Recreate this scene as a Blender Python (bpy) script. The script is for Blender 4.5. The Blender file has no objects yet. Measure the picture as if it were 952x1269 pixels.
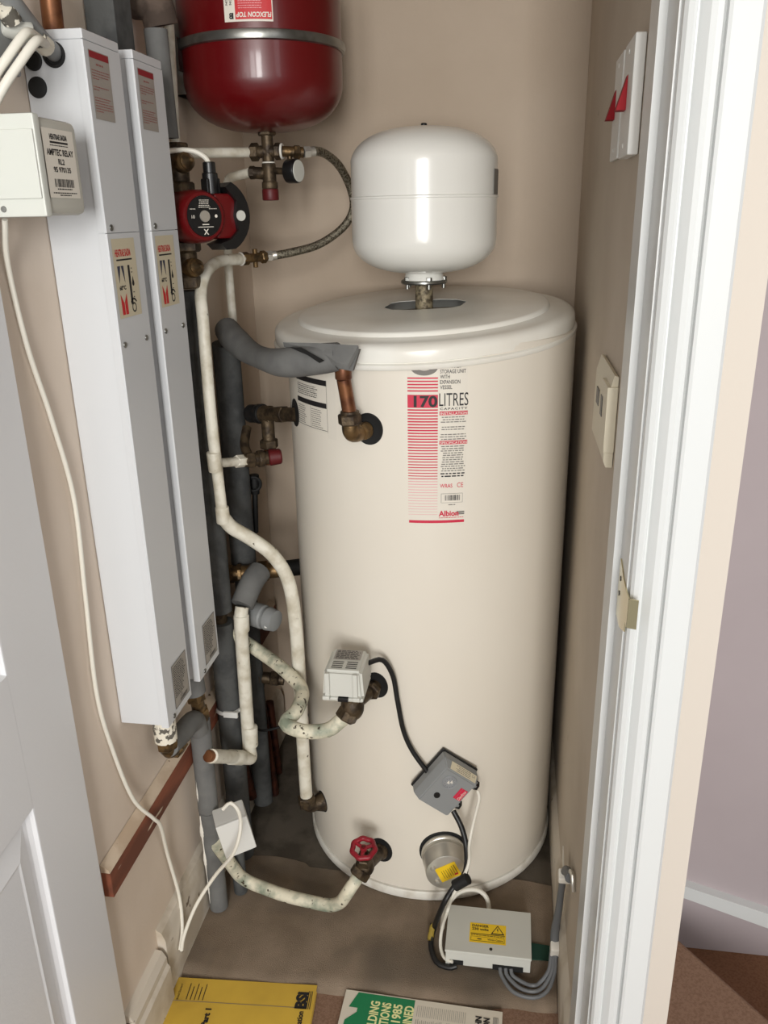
import bpy, bmesh, math, random
from mathutils import Vector, Matrix, Euler
random.seed(7)
PI = math.pi
SC = bpy.context.scene
COL = SC.collection
V = Vector

# ---------------------------------------------------------------- camera
cam_data = bpy.data.cameras.new('camera')
cam = bpy.data.objects.new('camera', cam_data)
COL.objects.link(cam)
SC.camera = cam
cam_data.sensor_fit = 'HORIZONTAL'
cam_data.sensor_width = 36
cam_data.lens = 1020 / 952 * 36
cam_data.clip_start = 0.02
CR = [[0.9886239, 0.0341147, -0.1464887], [0.1493238, -0.3393815, 0.928721], [-0.0180325, -0.94003, -0.3406148]]
cam.matrix_world = Matrix(((CR[0][0], -CR[0][1], -CR[0][2], 0.0),
                           (CR[1][0], -CR[1][1], -CR[1][2], 0.0),
                           (CR[2][0], -CR[2][1], -CR[2][2], 1.33),
                           (0, 0, 0, 1)))

# ---------------------------------------------------------------- light and exposure
SC.view_settings.view_transform = 'Standard'
SC.view_settings.look = 'None'
SC.view_settings.gamma = 1
SC.view_settings.exposure = 0.24
SC.view_settings.use_curve_mapping = False
W = bpy.data.worlds.new('world'); SC.world = W
W.use_nodes = True
W.node_tree.nodes['Background'].inputs[0].default_value = (0.96, 0.98, 1.0, 1)
W.node_tree.nodes['Background'].inputs[1].default_value = 0.36

def area(name, loc, target, sx, sy, power, color):
    l = bpy.data.lights.new(name, 'AREA'); l.shape = 'RECTANGLE'
    l.size = sx; l.size_y = sy; l.energy = power; l.color = color
    o = bpy.data.objects.new(name, l); COL.objects.link(o)
    o.location = loc
    o.rotation_euler = (V(target) - V(loc)).to_track_quat('-Z', 'Y').to_euler()
    return o
area('window_pane_light', (-0.28, -2.3, 1.50), (-0.2, 1.4, 0.9), 0.40, 1.30, 20, (1.0, 0.99, 0.965))
area('window_pane_light', (0.30, -2.3, 1.50), (-0.2, 1.4, 0.9), 0.46, 1.30, 62, (1.0, 0.99, 0.965))
area('landing_light', (1.5, -0.7, 1.7), (-0.5, 0.8, 0.9), 0.8, 1.2, 6.5, (0.96, 0.97, 1.0))

# ---------------------------------------------------------------- materials
def lin(c):
    return tuple(((x/255)/12.92 if x/255 <= 0.04045 else ((x/255+0.055)/1.055)**2.4) for x in c) + (1,)

def mat(name, c, rough=0.6, metal=0.0, c2=None, scale=30, lo=0.45, hi=0.6, bump=0.0, bscale=200, detail=4, coat=0, stretch=None, spec=0.5, c3=None, s3=60, lo3=0.62, hi3=0.66):
    m = bpy.data.materials.new(name); m.use_nodes = True
    nt = m.node_tree; b = nt.nodes['Principled BSDF']
    b.inputs['Base Color'].default_value = lin(c)
    b.inputs['Roughness'].default_value = rough
    b.inputs['Metallic'].default_value = metal
    b.inputs['Specular IOR Level'].default_value = spec
    if coat: b.inputs['Coat Weight'].default_value = coat; b.inputs['Coat Roughness'].default_value = 0.08
    def coords():
        tc = nt.nodes.new('ShaderNodeTexCoord'); out = tc.outputs['Object']
        if stretch:
            mp = nt.nodes.new('ShaderNodeMapping'); mp.inputs['Scale'].default_value = stretch
            nt.links.new(out, mp.inputs[0]); out = mp.outputs[0]
        return out
    def noise(s, d):
        n = nt.nodes.new('ShaderNodeTexNoise'); n.inputs['Scale'].default_value = s; n.inputs['Detail'].default_value = d
        nt.links.new(coords(), n.inputs['Vector']); return n.outputs[0]
    last = None
    if c2 is not None:
        r = nt.nodes.new('ShaderNodeValToRGB')
        r.color_ramp.elements[0].position = lo; r.color_ramp.elements[1].position = hi
        r.color_ramp.elements[0].color = lin(c); r.color_ramp.elements[1].color = lin(c2)
        nt.links.new(noise(scale, detail), r.inputs[0]); last = r.outputs[0]
    if c3 is not None:
        r = nt.nodes.new('ShaderNodeValToRGB')
        r.color_ramp.elements[0].position = lo3; r.color_ramp.elements[1].position = hi3
        r.color_ramp.elements[0].color = (0, 0, 0, 1); r.color_ramp.elements[1].color = (1, 1, 1, 1)
        nt.links.new(noise(s3, 3), r.inputs[0])
        mx = nt.nodes.new('ShaderNodeMix'); mx.data_type = 'RGBA'
        nt.links.new(r.outputs[0], mx.inputs[0])
        mx.inputs[6].default_value = lin(c); mx.inputs[7].default_value = lin(c3)
        if last: nt.links.new(last, mx.inputs[6])
        last = mx.outputs[2]
    if last: nt.links.new(last, b.inputs['Base Color'])
    if bump:
        bp = nt.nodes.new('ShaderNodeBump'); bp.inputs['Strength'].default_value = bump; bp.inputs['Distance'].default_value = 0.002
        nt.links.new(noise(bscale, 3), bp.inputs['Height']); nt.links.new(bp.outputs[0], b.inputs['Normal'])
    return m

M_wall = mat('beige_wall_paint', (188, 172, 154), 0.8, c2=(177, 160, 141), scale=3, lo=0.35, hi=0.7, bump=0.25, bscale=90)
M_wall_left = mat('cream_wall_paint', (220, 206, 191), 0.8, c2=(210, 194, 177), scale=4, lo=0.35, hi=0.7, bump=0.2, bscale=70)
M_wall_right = mat('side_wall_paint', (196, 184, 168), 0.8, c2=(184, 171, 154), scale=4, lo=0.35, hi=0.7, bump=0.15, bscale=70, c3=(120, 104, 88), s3=22, lo3=0.74, hi3=0.77)
M_wall_hall = mat('mauve_wall_paint', (172, 161, 163), 0.85, c2=(164, 153, 155), scale=3, lo=0.3, hi=0.7)
M_wall_strip = mat('peach_wall_paint', (198, 189, 178), 0.8, bump=0.1, bscale=120)
M_gloss = mat('white_gloss_paint', (206, 208, 207), 0.3, bump=0.05, bscale=25)
M_door = mat('white_door_paint', (230, 231, 233), 0.34, bump=0.08, bscale=300)
M_skirt = mat('grubby_skirting_paint', (205, 196, 182), 0.6, c2=(180, 168, 150), scale=12, c3=(110, 95, 80), s3=40, lo3=0.70, hi3=0.74)
M_carpet = mat('brown_carpet', (144, 128, 111), 0.95, c2=(120, 105, 89), scale=14, lo=0.3, hi=0.7, bump=1.0, bscale=700, c3=(106, 96, 84), s3=6, lo3=0.5, hi3=0.7, spec=0.1)
M_dust_shade = mat('dusty_shaded_floor', (92, 85, 76), 0.95, c2=(72, 66, 58), scale=12, bump=0.4, bscale=300, spec=0.1)  # dark tone carries the shade behind the carpet as well as dust
M_haul = mat('landing_carpet', (140, 112, 94), 0.95, c2=(128, 100, 82), scale=250, bump=0.8, bscale=800, spec=0.1)
M_tread = mat('shaded_stair_carpet', (128, 92, 70), 0.95, c2=(116, 82, 62), scale=250, bump=0.8, bscale=800, spec=0.1)  # carpet brown darkened to paint in the shade on the lower tread
M_jacket = mat('cream_tank_enamel', (226, 220, 208), 0.36, c2=(219, 211, 197), scale=2.5, lo=0.3, hi=0.75, stretch=(1, 1, 0.5), c3=(176, 160, 138), s3=14, lo3=0.78, hi3=0.84)
M_rim = mat('white_rim_plastic', (224, 221, 212), 0.45, c2=(196, 188, 174), scale=25, lo=0.5, hi=0.75)
M_lid = mat('white_lid_plastic', (238, 237, 230), 0.25, c2=(228, 224, 214), scale=6, lo=0.4, hi=0.7, c3=(190, 165, 120), s3=6, lo3=0.68, hi3=0.78)
M_vessel = mat('white_vessel_enamel', (230, 229, 223), 0.2, coat=0.15)
M_red = mat('dark_red_enamel', (92, 4, 9), 0.34, coat=0.25)
M_redbright = mat('red_print', (196, 24, 32), 0.5)
M_crimson = mat('crimson_print', (200, 32, 66), 0.5)
M_darkred = mat('dark_red_print', (140, 22, 34), 0.5)
M_fadedred = mat('faded_red_print', (150, 92, 88), 0.5)
M_pink = mat('pale_pink_print', (224, 160, 165), 0.5)
M_black = mat('black_plastic', (20, 20, 21), 0.35)
M_rubber = mat('black_rubber', (16, 16, 16), 0.7)
M_ink = mat('black_ink', (26, 24, 26), 0.6)
M_greyink = mat('grey_ink', (120, 116, 110), 0.6)
M_paper = mat('white_label_paper', (222, 216, 204), 0.5)
M_silver_label = mat('grey_label_film', (156, 150, 142), 0.45)
M_cream_label = mat('cream_label_film', (202, 192, 166), 0.5)
M_blue_ink = mat('dark_blue_ink', (40, 44, 70), 0.5)
M_boiler = mat('white_powder_coat', (204, 206, 208), 0.4, bump=0.03, bscale=400)
M_boiler_cover = mat('pale_grey_cover_coat', (206, 205, 202), 0.42)
M_steel = mat('galvanised_steel', (150, 150, 146), 0.32, 0.9, c2=(112, 112, 108), scale=18)
M_bright = mat('polished_steel', (206, 202, 192), 0.3, 0.7)
M_brasskeep = mat('brass_plated_steel', (214, 200, 160), 0.2, 1.0)
M_brass = mat('tarnished_brass', (122, 98, 66), 0.42, 0.75, c2=(78, 64, 46), scale=60, bump=0.3, bscale=200)
M_bronze = mat('dark_bronze_casting', (88, 74, 56), 0.5, 0.6, c2=(56, 46, 36), scale=60, bump=0.4, bscale=200)
M_copper = mat('copper_tube', (128, 84, 54), 0.42, 0.6, c2=(92, 54, 36), scale=30, c3=(190, 170, 130), s3=70, lo3=0.72, hi3=0.76)
M_oldcopper = mat('dull_copper_tube', (96, 54, 40), 0.5, 0.6, c2=(62, 36, 30), scale=40)
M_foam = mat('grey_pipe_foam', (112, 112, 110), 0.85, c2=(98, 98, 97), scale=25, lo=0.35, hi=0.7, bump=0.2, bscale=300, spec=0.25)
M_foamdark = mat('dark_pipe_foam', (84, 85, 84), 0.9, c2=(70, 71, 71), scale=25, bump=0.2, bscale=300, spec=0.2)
M_pipepaint = mat('cream_painted_pipe', (220, 216, 202), 0.5, c2=(190, 182, 162), scale=36, lo=0.42, hi=0.68, bump=0.3, bscale=120, c3=(84, 74, 58), s3=60, lo3=0.70, hi3=0.73)
M_greenpaint = mat('verdigris_painted_pipe', (218, 212, 190), 0.55, c2=(134, 142, 124), scale=30, lo=0.44, hi=0.66, bump=0.4, bscale=120, c3=(62, 52, 38), s3=75, lo3=0.62, hi3=0.66, detail=6)
M_brownlag = mat('shaded_brown_lagging', (92, 78, 68), 0.9, c2=(70, 58, 50), scale=30)
M_flaky = mat('flaking_white_paint', (222, 216, 200), 0.6, c2=(92, 88, 80), scale=75, lo=0.52, hi=0.55, bump=0.5, bscale=120)
M_greyplastic = mat('grey_plastic', (134, 136, 136), 0.5)
M_greylight = mat('light_grey_plastic', (198, 198, 190), 0.45)
M_relay = mat('grey_relay_plastic', (186, 184, 174), 0.5)
M_relaylid = mat('white_relay_lid', (204, 206, 198), 0.45)
M_cream = mat('cream_plastic', (214, 206, 184), 0.5)
M_white = mat('white_plastic', (214, 214, 210), 0.4)
M_whitecable = mat('white_cable', (222, 218, 206), 0.5)
M_greycable = mat('grey_cable', (100, 102, 104), 0.5)
M_blackcable = mat('black_cable', (22, 22, 23), 0.45)
M_yellowsticker = mat('yellow_sticker', (236, 196, 30), 0.5)
M_oldyellow = mat('dirty_yellow_tape', (150, 128, 50), 0.6, c2=(40, 38, 30), scale=90, lo=0.48, hi=0.52)
M_tape = mat('white_masking_tape', (226, 222, 212), 0.7)
M_batten = mat('bare_red_wood', (136, 76, 52), 0.75, c2=(104, 58, 40), scale=20, stretch=(1, 0.15, 1), c3=(206, 190, 168), s3=30, lo3=0.66, hi3=0.68)
M_battentop = mat('painted_wood', (206, 188, 166), 0.7, c2=(186, 165, 142), scale=16, c3=(90, 66, 50), s3=40, lo3=0.7, hi3=0.73)
M_bookyellow = mat('yellow_card_cover', (204, 168, 62), 0.55, c2=(184, 150, 56), scale=8, lo=0.4, hi=0.7, c3=(110, 86, 36), s3=7, lo3=0.64, hi3=0.8)
M_pages = mat('aged_paper_pages', (206, 196, 172), 0.8, c2=(178, 166, 142), scale=400, stretch=(0.02, 0.02, 1))
M_green = mat('green_cover_print', (14, 118, 72), 0.5)
M_creamprint = mat('pale_yellow_print', (226, 224, 160), 0.5)
M_paperback = mat('off_white_card_cover', (208, 200, 184), 0.55)
M_greencloth = mat('dark_green_cloth', (24, 62, 48), 0.9)
M_stone = mat('scaled_brass_stub', (150, 138, 112), 0.6, 0.3, c2=(84, 74, 58), scale=90, bump=0.6, bscale=250)
M_hose = mat('braided_steel_hose', (150, 144, 128), 0.38, 0.85, c2=(84, 78, 66), scale=280, bump=0.8, bscale=600)
M_redplastic = mat('red_plastic', (140, 12, 24), 0.6, spec=0.2)
M_wheel = mat('red_handwheel_paint', (142, 18, 36), 0.45, c2=(116, 14, 30), scale=40)
M_redcap = mat('dark_red_cap', (86, 14, 18), 0.5)
M_ceiling = mat('ceiling_paint', (214, 205, 192), 0.85)
M_dial = mat('grey_dial_face', (138, 140, 142), 0.4)

# ---------------------------------------------------------------- mesh helpers
def rotto(axis):
    return V((0, 0, 1)).rotation_difference(V(axis).normalized()).to_matrix()

class MB:
    def __init__(s):
        s.bm = bmesh.new(); s.mi = 0; s.wn = False
    def _fin(s, faces):
        for f in faces: f.material_index = s.mi
    def box(s, c, size, R=None, bev=0.0, seg=2):
        r = bmesh.ops.create_cube(s.bm, size=1)
        vs = r['verts']
        for v in vs: v.co = V((v.co.x*size[0], v.co.y*size[1], v.co.z*size[2]))
        if bev:
            s.wn = True
            es = list({e for v in vs for e in v.link_edges})
            r2 = bmesh.ops.bevel(s.bm, geom=es, offset=bev, segments=seg, affect='EDGES', profile=0.5)
            vs = list({v for f in r2['faces'] for v in f.verts} | {v for v in vs if v.is_valid})
        c = V(c)
        for v in vs:
            v.co = (R @ v.co if R else v.co) + c
        s._fin({f for v in vs for f in v.link_faces}); return s
    def span(s, a, b, bev=0.0):
        a = V(a); b = V(b)
        return s.box((a+b)/2, [abs(b[i]-a[i]) for i in range(3)], bev=bev)
    def lathe(s, prof, o=(0, 0, 0), axis=(0, 0, 1), n=40, cap=True):
        R = rotto(axis); o = V(o); rings = []
        for r, z in prof:
            if r < 1e-6:
                rings.append([s.bm.verts.new(R @ V((0, 0, z)) + o)])
            else:
                rings.append([s.bm.verts.new(R @ V((r*math.cos(2*PI*i/n), r*math.sin(2*PI*i/n), z)) + o) for i in range(n)])
        fs = []
        for a, b in zip(rings, rings[1:]):
            for i in range(n):
                j = (i+1) % n
                if len(a) == 1 and len(b) == 1: continue
                if len(a) == 1: fs.append(s.bm.faces.new((a[0], b[j], b[i])))
                elif len(b) == 1: fs.append(s.bm.faces.new((a[i], a[j], b[0])))
                else: fs.append(s.bm.faces.new((a[i], a[j], b[j], b[i])))
        if cap:
            for rg, fl in ((rings[0], True), (rings[-1], False)):
                if len(rg) > 2:
                    fs.append(s.bm.faces.new(list(reversed(rg)) if fl else rg))
        s._fin(fs); return s
    def cyl(s, a, b, r, r2=None, n=24):
        a = V(a); b = V(b); r2 = r if r2 is None else r2
        return s.lathe([(r, 0), (r2, (b-a).length)], a, b-a, n)
    def rcyl(s, a, b, r, bev=0.002, n=28):
        a = V(a); b = V(b); L = (b-a).length
        return s.lathe([(r-bev, 0), (r-bev*0.3, bev*0.3), (r, bev), (r, L-bev), (r-bev*0.3, L-bev*0.3), (r-bev, L)], a, b-a, n)
    def nut(s, a, b, r):
        a = V(a); b = V(b); L = (b-a).length; c = r*0.12
        return s.lathe([(r*0.88, 0), (r, c), (r, L-c), (r*0.88, L)], a, b-a, 6)
    def tube(s, pts, r, n=16, fillet=0.03, smooth=False, caps=True, rf=None):
        P = [V(p) for p in pts]
        if smooth:
            Q = []
            E = [P[0]*2-P[1]] + P + [P[-1]*2-P[-2]]
            for i in range(1, len(E)-2):
                p0, p1, p2, p3 = E[i-1:i+3]
                k = max(3, int((p2-p1).length/0.008))
                k = min(k, 14)
                for t in range(k):
                    u = t/k
                    Q.append(0.5*((2*p1)+(p2-p0)*u+(2*p0-5*p1+4*p2-p3)*u*u+(3*p1-p0-3*p2+p3)*u**3))
            Q.append(P[-1]); P = Q
        else:
            Q = [P[0]]
            for i in range(1, len(P)-1):
                a, b, c = P[i-1], P[i], P[i+1]
                d1 = (a-b); d2 = (c-b)
                f = min(fillet, d1.length*0.48, d2.length*0.48)
                s1 = b+d1.normalized()*f; s2 = b+d2.normalized()*f
                for k in range(9):
                    t = k/8; Q.append(s1*(1-t)**2+b*2*t*(1-t)+s2*t*t)
            Q.append(P[-1]); P = Q
        T = []
        for i in range(len(P)):
            d = (P[min(i+1, len(P)-1)]-P[max(i-1, 0)])
            T.append(d.normalized())
        up = V((0, 0, 1)) if abs(T[0].z) < 0.9 else V((1, 0, 0))
        nrm = T[0].cross(up).normalized()
        rings = []
        for i, p in enumerate(P):
            if i:
                q = T[i-1].rotation_difference(T[i]); nrm = (q @ nrm)
                nrm = (nrm - T[i]*nrm.dot(T[i])).normalized()
            bn = T[i].cross(nrm)
            rr = r*(rf(i/(len(P)-1)) if rf else 1)
            rings.append([s.bm.verts.new(p+(nrm*math.cos(2*PI*k/n)+bn*math.sin(2*PI*k/n))*rr) for k in range(n)])
        fs = []
        for a, b in zip(rings, rings[1:]):
            for k in range(n):
                j = (k+1) % n
                fs.append(s.bm.faces.new((a[k], a[j], b[j], b[k])))
        if caps:
            fs.append(s.bm.faces.new(list(reversed(rings[0])))); fs.append(s.bm.faces.new(rings[-1]))
        s._fin(fs); return s
    def prism(s, poly, d, bev=0):
        d = V(d)
        a = [s.bm.verts.new(V(p)) for p in poly]; b = [s.bm.verts.new(V(p)+d) for p in poly]
        n = len(a); fs = [s.bm.faces.new(list(reversed(a))), s.bm.faces.new(b)]
        for i in range(n):
            j = (i+1) % n; fs.append(s.bm.faces.new((a[i], a[j], b[j], b[i])))
        s._fin(fs); return s
    def torus(s, c, axis, R, r, n=32, m=10, wob=0, k=6):
        Rm = rotto(axis); c = V(c); rings = []
        for i in range(n):
            a = 2*PI*i/n; RR = R*(1+wob*math.cos(k*a))
            rings.append([s.bm.verts.new(c+Rm @ V(((RR+r*math.cos(2*PI*j/m))*math.cos(a), (RR+r*math.cos(2*PI*j/m))*math.sin(a), r*math.sin(2*PI*j/m)))) for j in range(m)])
        fs = []
        for i in range(n):
            A = rings[i]; B = rings[(i+1) % n]
            for j in range(m):
                l = (j+1) % m; fs.append(s.bm.faces.new((A[j], B[j], B[l], A[l])))
        s._fin(fs); return s
    def sphere(s, c, r, n=20, sz=(1, 1, 1)):
        res = bmesh.ops.create_uvsphere(s.bm, u_segments=n, v_segments=n//2, radius=r)
        for v in res['verts']: v.co = V((v.co.x*sz[0], v.co.y*sz[1], v.co.z*sz[2])) + V(c)
        s._fin({f for v in res['verts'] for f in v.link_faces}); return s
    def build(s, name, mats, parent=None, angle=35, origin=None, flip=True):
        if not isinstance(mats, (list, tuple)): mats = [mats]
        if flip: bmesh.ops.recalc_face_normals(s.bm, faces=s.bm.faces[:])
        me = bpy.data.meshes.new(name)
        if parent is not None: o = ORG[parent.name]
        elif origin is not None: o = V(origin)
        else:
            xs = [v.co for v in s.bm.verts]
            o = V((sum(v.x for v in xs)/len(xs), sum(v.y for v in xs)/len(xs), min(v.z for v in xs)))
        bmesh.ops.translate(s.bm, verts=s.bm.verts[:], vec=-o)
        s.bm.to_mesh(me); s.bm.free()
        for m in mats: me.materials.append(m)
        me.shade_smooth()
        me.set_sharp_from_angle(angle=math.radians(angle))
        ob = bpy.data.objects.new(name, me); COL.objects.link(ob)
        if s.wn:
            wm = ob.modifiers.new('weighted', 'WEIGHTED_NORMAL'); wm.keep_sharp = True
        if parent is not None: ob.parent = parent
        else: ob.location = o
        ORG[ob.name] = o
        return ob
ORG = {}

def thing(name, label, cat, loc, group=None):
    o = bpy.data.objects.new(name, None); COL.objects.link(o)
    o.empty_display_size = 0.05
    o.location = loc; ORG[o.name] = V(loc)
    o['label'] = label; o['category'] = cat
    if group: o['group'] = group
    return o
def tag(o, label, cat, group=None):
    o['label'] = label; o['category'] = cat
    if group: o['group'] = group
    return o
def lab(o, label): o['label'] = label; return o
def struct(o): o['kind'] = 'structure'; return o

# flat print: sheets and lettering laid on a surface through a mapping (u, v, w) -> point
class Print:
    def __init__(s, f, seg=None): s.f = f; s.seg = seg; s.bm = bmesh.new()
    def _add(s, pts, mi, lay):
        try:
            fc = s.bm.faces.new([s.bm.verts.new(s.f(u, v, lay*0.00025+0.0003)) for u, v in pts]); fc.material_index = mi
        except ValueError: pass
    def rect(s, u0, v0, u1, v1, mi, lay=1):
        n = 1 if not s.seg else max(1, math.ceil(abs(u1-u0)/s.seg))
        for i in range(n):
            a = u0+(u1-u0)*i/n; b = u0+(u1-u0)*(i+1)/n
            s._add([(a, v0), (b, v0), (b, v1), (a, v1)], mi, lay)
    def poly(s, pts, mi, lay=1): s._add(pts, mi, lay)
    def disc(s, u, v, r, mi, lay=1, r2=None, a0=0, a1=360, n=24):
        A = [math.radians(a0+(a1-a0)*i/n) for i in range(n+1)]
        if r2 is None and a1-a0 >= 360: s._add([(u+r*math.cos(a), v+r*math.sin(a)) for a in A[:-1]], mi, lay)
        else:
            r2 = r2 or 0.0001
            for a, b in zip(A, A[1:]):
                s._add([(u+r2*math.cos(a), v+r2*math.sin(a)), (u+r*math.cos(a), v+r*math.sin(a)), (u+r*math.cos(b), v+r*math.sin(b)), (u+r2*math.cos(b), v+r2*math.sin(b))], mi, lay)
    def text(s, t, u, v, h, mi, lay=2, width=None, align='L', bold=0.0, rot=0, shear=0.0, space=1.0):
        cu = bpy.data.curves.new('t', 'FONT'); cu.body = t; cu.size = 1; cu.offset = bold; cu.resolution_u = 3; cu.shear = shear; cu.space_character = space
        o = bpy.data.objects.new('t', cu); COL.objects.link(o)
        dg = bpy.context.evaluated_depsgraph_get()
        me = bpy.data.meshes.new_from_object(o.evaluated_get(dg))
        xs = [p.co.x for p in me.vertices]; ys = [p.co.y for p in me.vertices]
        if xs:
            x0, x1 = min(xs), max(xs); y0 = 0 if min(ys) > -0.05 else 0
            sy = h/0.70; sx = width/(x1-x0) if width else sy
            w = (x1-x0)*sx
            off = {'L': 0, 'C': -w/2, 'R': -w}[align]
            c, sn = math.cos(math.radians(rot)), math.sin(math.radians(rot))
            def mp(p):
                a = (p.x-x0)*sx+off; b = p.y*sy
                return (u+a*c-b*sn, v+a*sn+b*c)
            for pl in me.polygons: s._add([mp(me.vertices[i].co) for i in pl.vertices], mi, lay)
        bpy.data.objects.remove(o); bpy.data.curves.remove(cu); bpy.data.meshes.remove(me)
    def greek(s, u0, u1, v, h, mi, lay=2, align='L', fill=0.75):
        # a line of print too small to read: word-length strokes
        W = (u1-u0)*fill*random.uniform(0.85, 1.1); W = min(W, u1-u0)
        x = u0 if align == 'L' else (u0+u1)/2-W/2
        e = x+W
        while x < e-h:
            w = min(random.uniform(1.5, 5)*h, e-x)
            s.rect(x, v, x+w, v+h, mi, lay); x += w+h*0.8
    def bars(s, u0, u1, v0, v1, mi, lay=2, n=16):
        x = u0; st = (u1-u0)/(n*2)
        while x < u1:
            w = st*random.choice((0.5, 1, 1.6)); s.rect(x, v0, min(x+w, u1), v1, mi, lay); x += w+st*random.choice((0.6, 1, 1.3))
    def build(s, name, mats, parent=None, **k):
        b = MB(); b.bm.free(); b.bm = s.bm
        return b.build(name, mats, parent, flip=False, **k)

def planef(o, U, Vv):
    o = V(o); U = V(U).normalized(); Vv = V(Vv).normalized(); N = U.cross(Vv)
    return lambda u, v, w=0.0: o+U*u+Vv*v+N*w

TX, TY, TR = -0.155, 1.587, 0.272
def cylf(adeg, z0, R=TR, cx=TX, cy=TY, rot=0):
    a0 = math.radians(adeg); c, s_ = math.cos(math.radians(rot)), math.sin(math.radians(rot))
    def f(u, v, w=0.0):
        uu = u*c-v*s_; vv = u*s_+v*c
        a = a0+uu/R
        return V((cx+(R+w)*math.cos(a), cy+(R+w)*math.sin(a), z0+vv))
    return f
def tn(adeg): a = math.radians(adeg); return V((math.cos(a), math.sin(a), 0))

# ================================================================= THE SETTING
LX, RX, BY, FY = -0.59, 0.132, 1.88, 0.84
struct(MB().span((LX-0.1, -0.3, -0.05), (RX+0.11, BY+0.1, -0.015)).build('floor', M_haul))
struct(MB().span((LX-0.1, BY, -0.05), (RX+0.1, BY+0.1, 2.25)).build('wall_back', M_wall))
struct(MB().span((LX-0.1, FY+0.05, -0.05), (LX, BY, 2.25)).build('wall_left', M_wall_left))
struct(MB().span((RX, 0.972, -0.05), (0.234, BY, 2.25)).build('wall_right', M_wall_right))
struct(MB().span((0.150, FY, -0.20), (0.234, 0.970, 2.25)).build('wall_front', M_wall_strip))
struct(MB().span((LX-0.1, FY+0.05, 2.2), (0.234, BY+0.1, 2.3)).build('ceiling', M_ceiling))
struct(MB().span((LX-0.1, FY, 2.0), (0.234, 0.97, 2.2)).build('wall_front', M_wall_strip))
struct(MB().span((0.2, 1.45, -0.6), (2.6, 1.55, 2.3)).build('wall_far', M_wall_hall))
struct(MB().span((-2.0, -2.6, 2.3), (2.6, FY+0.05, 2.4)).build('ceiling', M_ceiling))  # unseen hallway ceiling, added to block overhead world light
struct(MB().span((LX-1.2, FY, -0.05), (LX-0.005, FY+0.1, 2.3)).build('wall_front', M_wall_strip))
# landing and winder tread
ln = MB().prism([(0.234, 1.40, -0.05), (0.272, 1.378, -0.05), (0.353, 1.277, -0.05), (0.479, 1.121, -0.05), (0.85, 0.66, -0.05), (1.2, 0.2, -0.05), (1.2, -0.3, -0.05), (0.234, -0.3, -0.05)], (0, 0, 0.05))
nose = MB()
struct(ln.build('floor', M_haul))
tag(MB().tube([(0.236, 1.42, -0.012), (0.353, 1.277, -0.012), (0.479, 1.121, -0.012), (0.85, 0.66, -0.012)], 0.0125, n=14).build('stair_nosing', M_haul), 'rounded carpeted nosing along the top edge of the stairs', 'stair nosing')
tag(MB().span((0.2, 0.3, -0.23), (1.6, 1.45, -0.18)).build('stair_tread', M_tread), 'brown carpeted tread one step below the landing', 'stair tread')
struct(MB().prism([(0.236, 1.438, -0.18), (1.2, 1.438, -0.45), (1.2, 1.438, -0.27), (0.575, 1.438, -0.095), (0.401, 1.438, -0.037), (0.236, 1.438, 0.010)], (0, 0.012, 0)).build('baseboard_far', M_wall_hall))
cp = MB()
cp.prism([(0.236, 1.428, 0.012), (0.401, 1.428, -0.037), (0.575, 1.428, -0.095), (1.2, 1.428, -0.27), (1.2, 1.428, -0.235), (0.575, 1.428, -0.058), (0.401, 1.428, -0.006), (0.236, 1.428, 0.043)], (0, 0.022, 0))
struct(cp.build('trim_3', M_gloss))
# cupboard floor: dark back piece paints in shade plus dust, carpet offcut in front
struct(MB().span((LX, 1.375, -0.015), (RX, BY, -0.0015)).build('floor', M_dust_shade))
cb = bmesh.new()
def carpet_mesh():
    b = MB(); nx, ny = 60, 26; x0, x1, y1 = -0.578, 0.121, 1.42
    def front(x): return 1.072+0.028*((x-x0)/(x1-x0))+0.006*math.sin(x*19)+0.003*math.sin(x*53)
    def back(x): return 1.385+0.008*math.sin(x*11+1)+0.003*math.sin(x*37)
    g = []
    for j in range(ny+1):
        row = []
        for i in range(nx+1):
            x = x0+(x1-x0)*i/nx; t = j/ny; y = front(x)*(1-t)+back(x)*t
            edge = min(1, t*ny/1.6)
            z = -0.0012+0.0012*math.sin(x*23+y*9)+0.0007*math.sin(y*41+x*7)
            z = z*edge-0.0145*(1-edge)
            if j == 0: y -= 0.0
            row.append(b.bm.verts.new((x, y, z)))
        g.append(row)
    for j in range(ny):
        for i in range(nx):
            b.bm.faces.new((g[j][i], g[j][i+1], g[j+1][i+1], g[j+1][i]))
    r = bmesh.ops.extrude_face_region(b.bm, geom=b.bm.faces[:])
    for v in [e for e in r['geom'] if isinstance(e, bmesh.types.BMVert)]: v.co.z = v.co.z-0.004 if v.co.z < -0.01 else max(v.co.z-0.02, -0.0149)
    return b
tag(carpet_mesh().build('carpet_offcut', M_carpet, angle=60), 'worn brown carpet offcut covering the front of the cupboard floor', 'carpet')

# skirtings, batten
sk = MB().prism([(-0.59, 0, -0.012), (-0.574, 0, -0.012), (-0.574, 0, 0.118), (-0.580, 0, 0.134), (-0.59, 0, 0.142)], (0, 0.80, 0))
for v in sk.bm.verts: v.co.y += 1.045
struct(sk.build('baseboard_left', M_skirt, angle=25))
sk = MB().prism([(-0.59, 0, -0.012), (-0.566, 0, -0.012), (-0.566, 0, 0.070), (-0.571, 0, 0.078), (-0.571, 0, 0.092), (-0.578, 0, 0.105), (-0.59, 0, 0.108)], (0, 0.13, 0))
for v in sk.bm.verts: v.co.y += 0.905
struct(sk.build('trim_4', M_skirt, angle=25))
sk = MB().prism([(RX, 0, -0.012), (0.122, 0, -0.012), (0.122, 0, 0.098), (0.126, 0, 0.108), (RX, 0, 0.115)], (0, 0.90, 0))
for v in sk.bm.verts: v.co.y += 0.975
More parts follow.
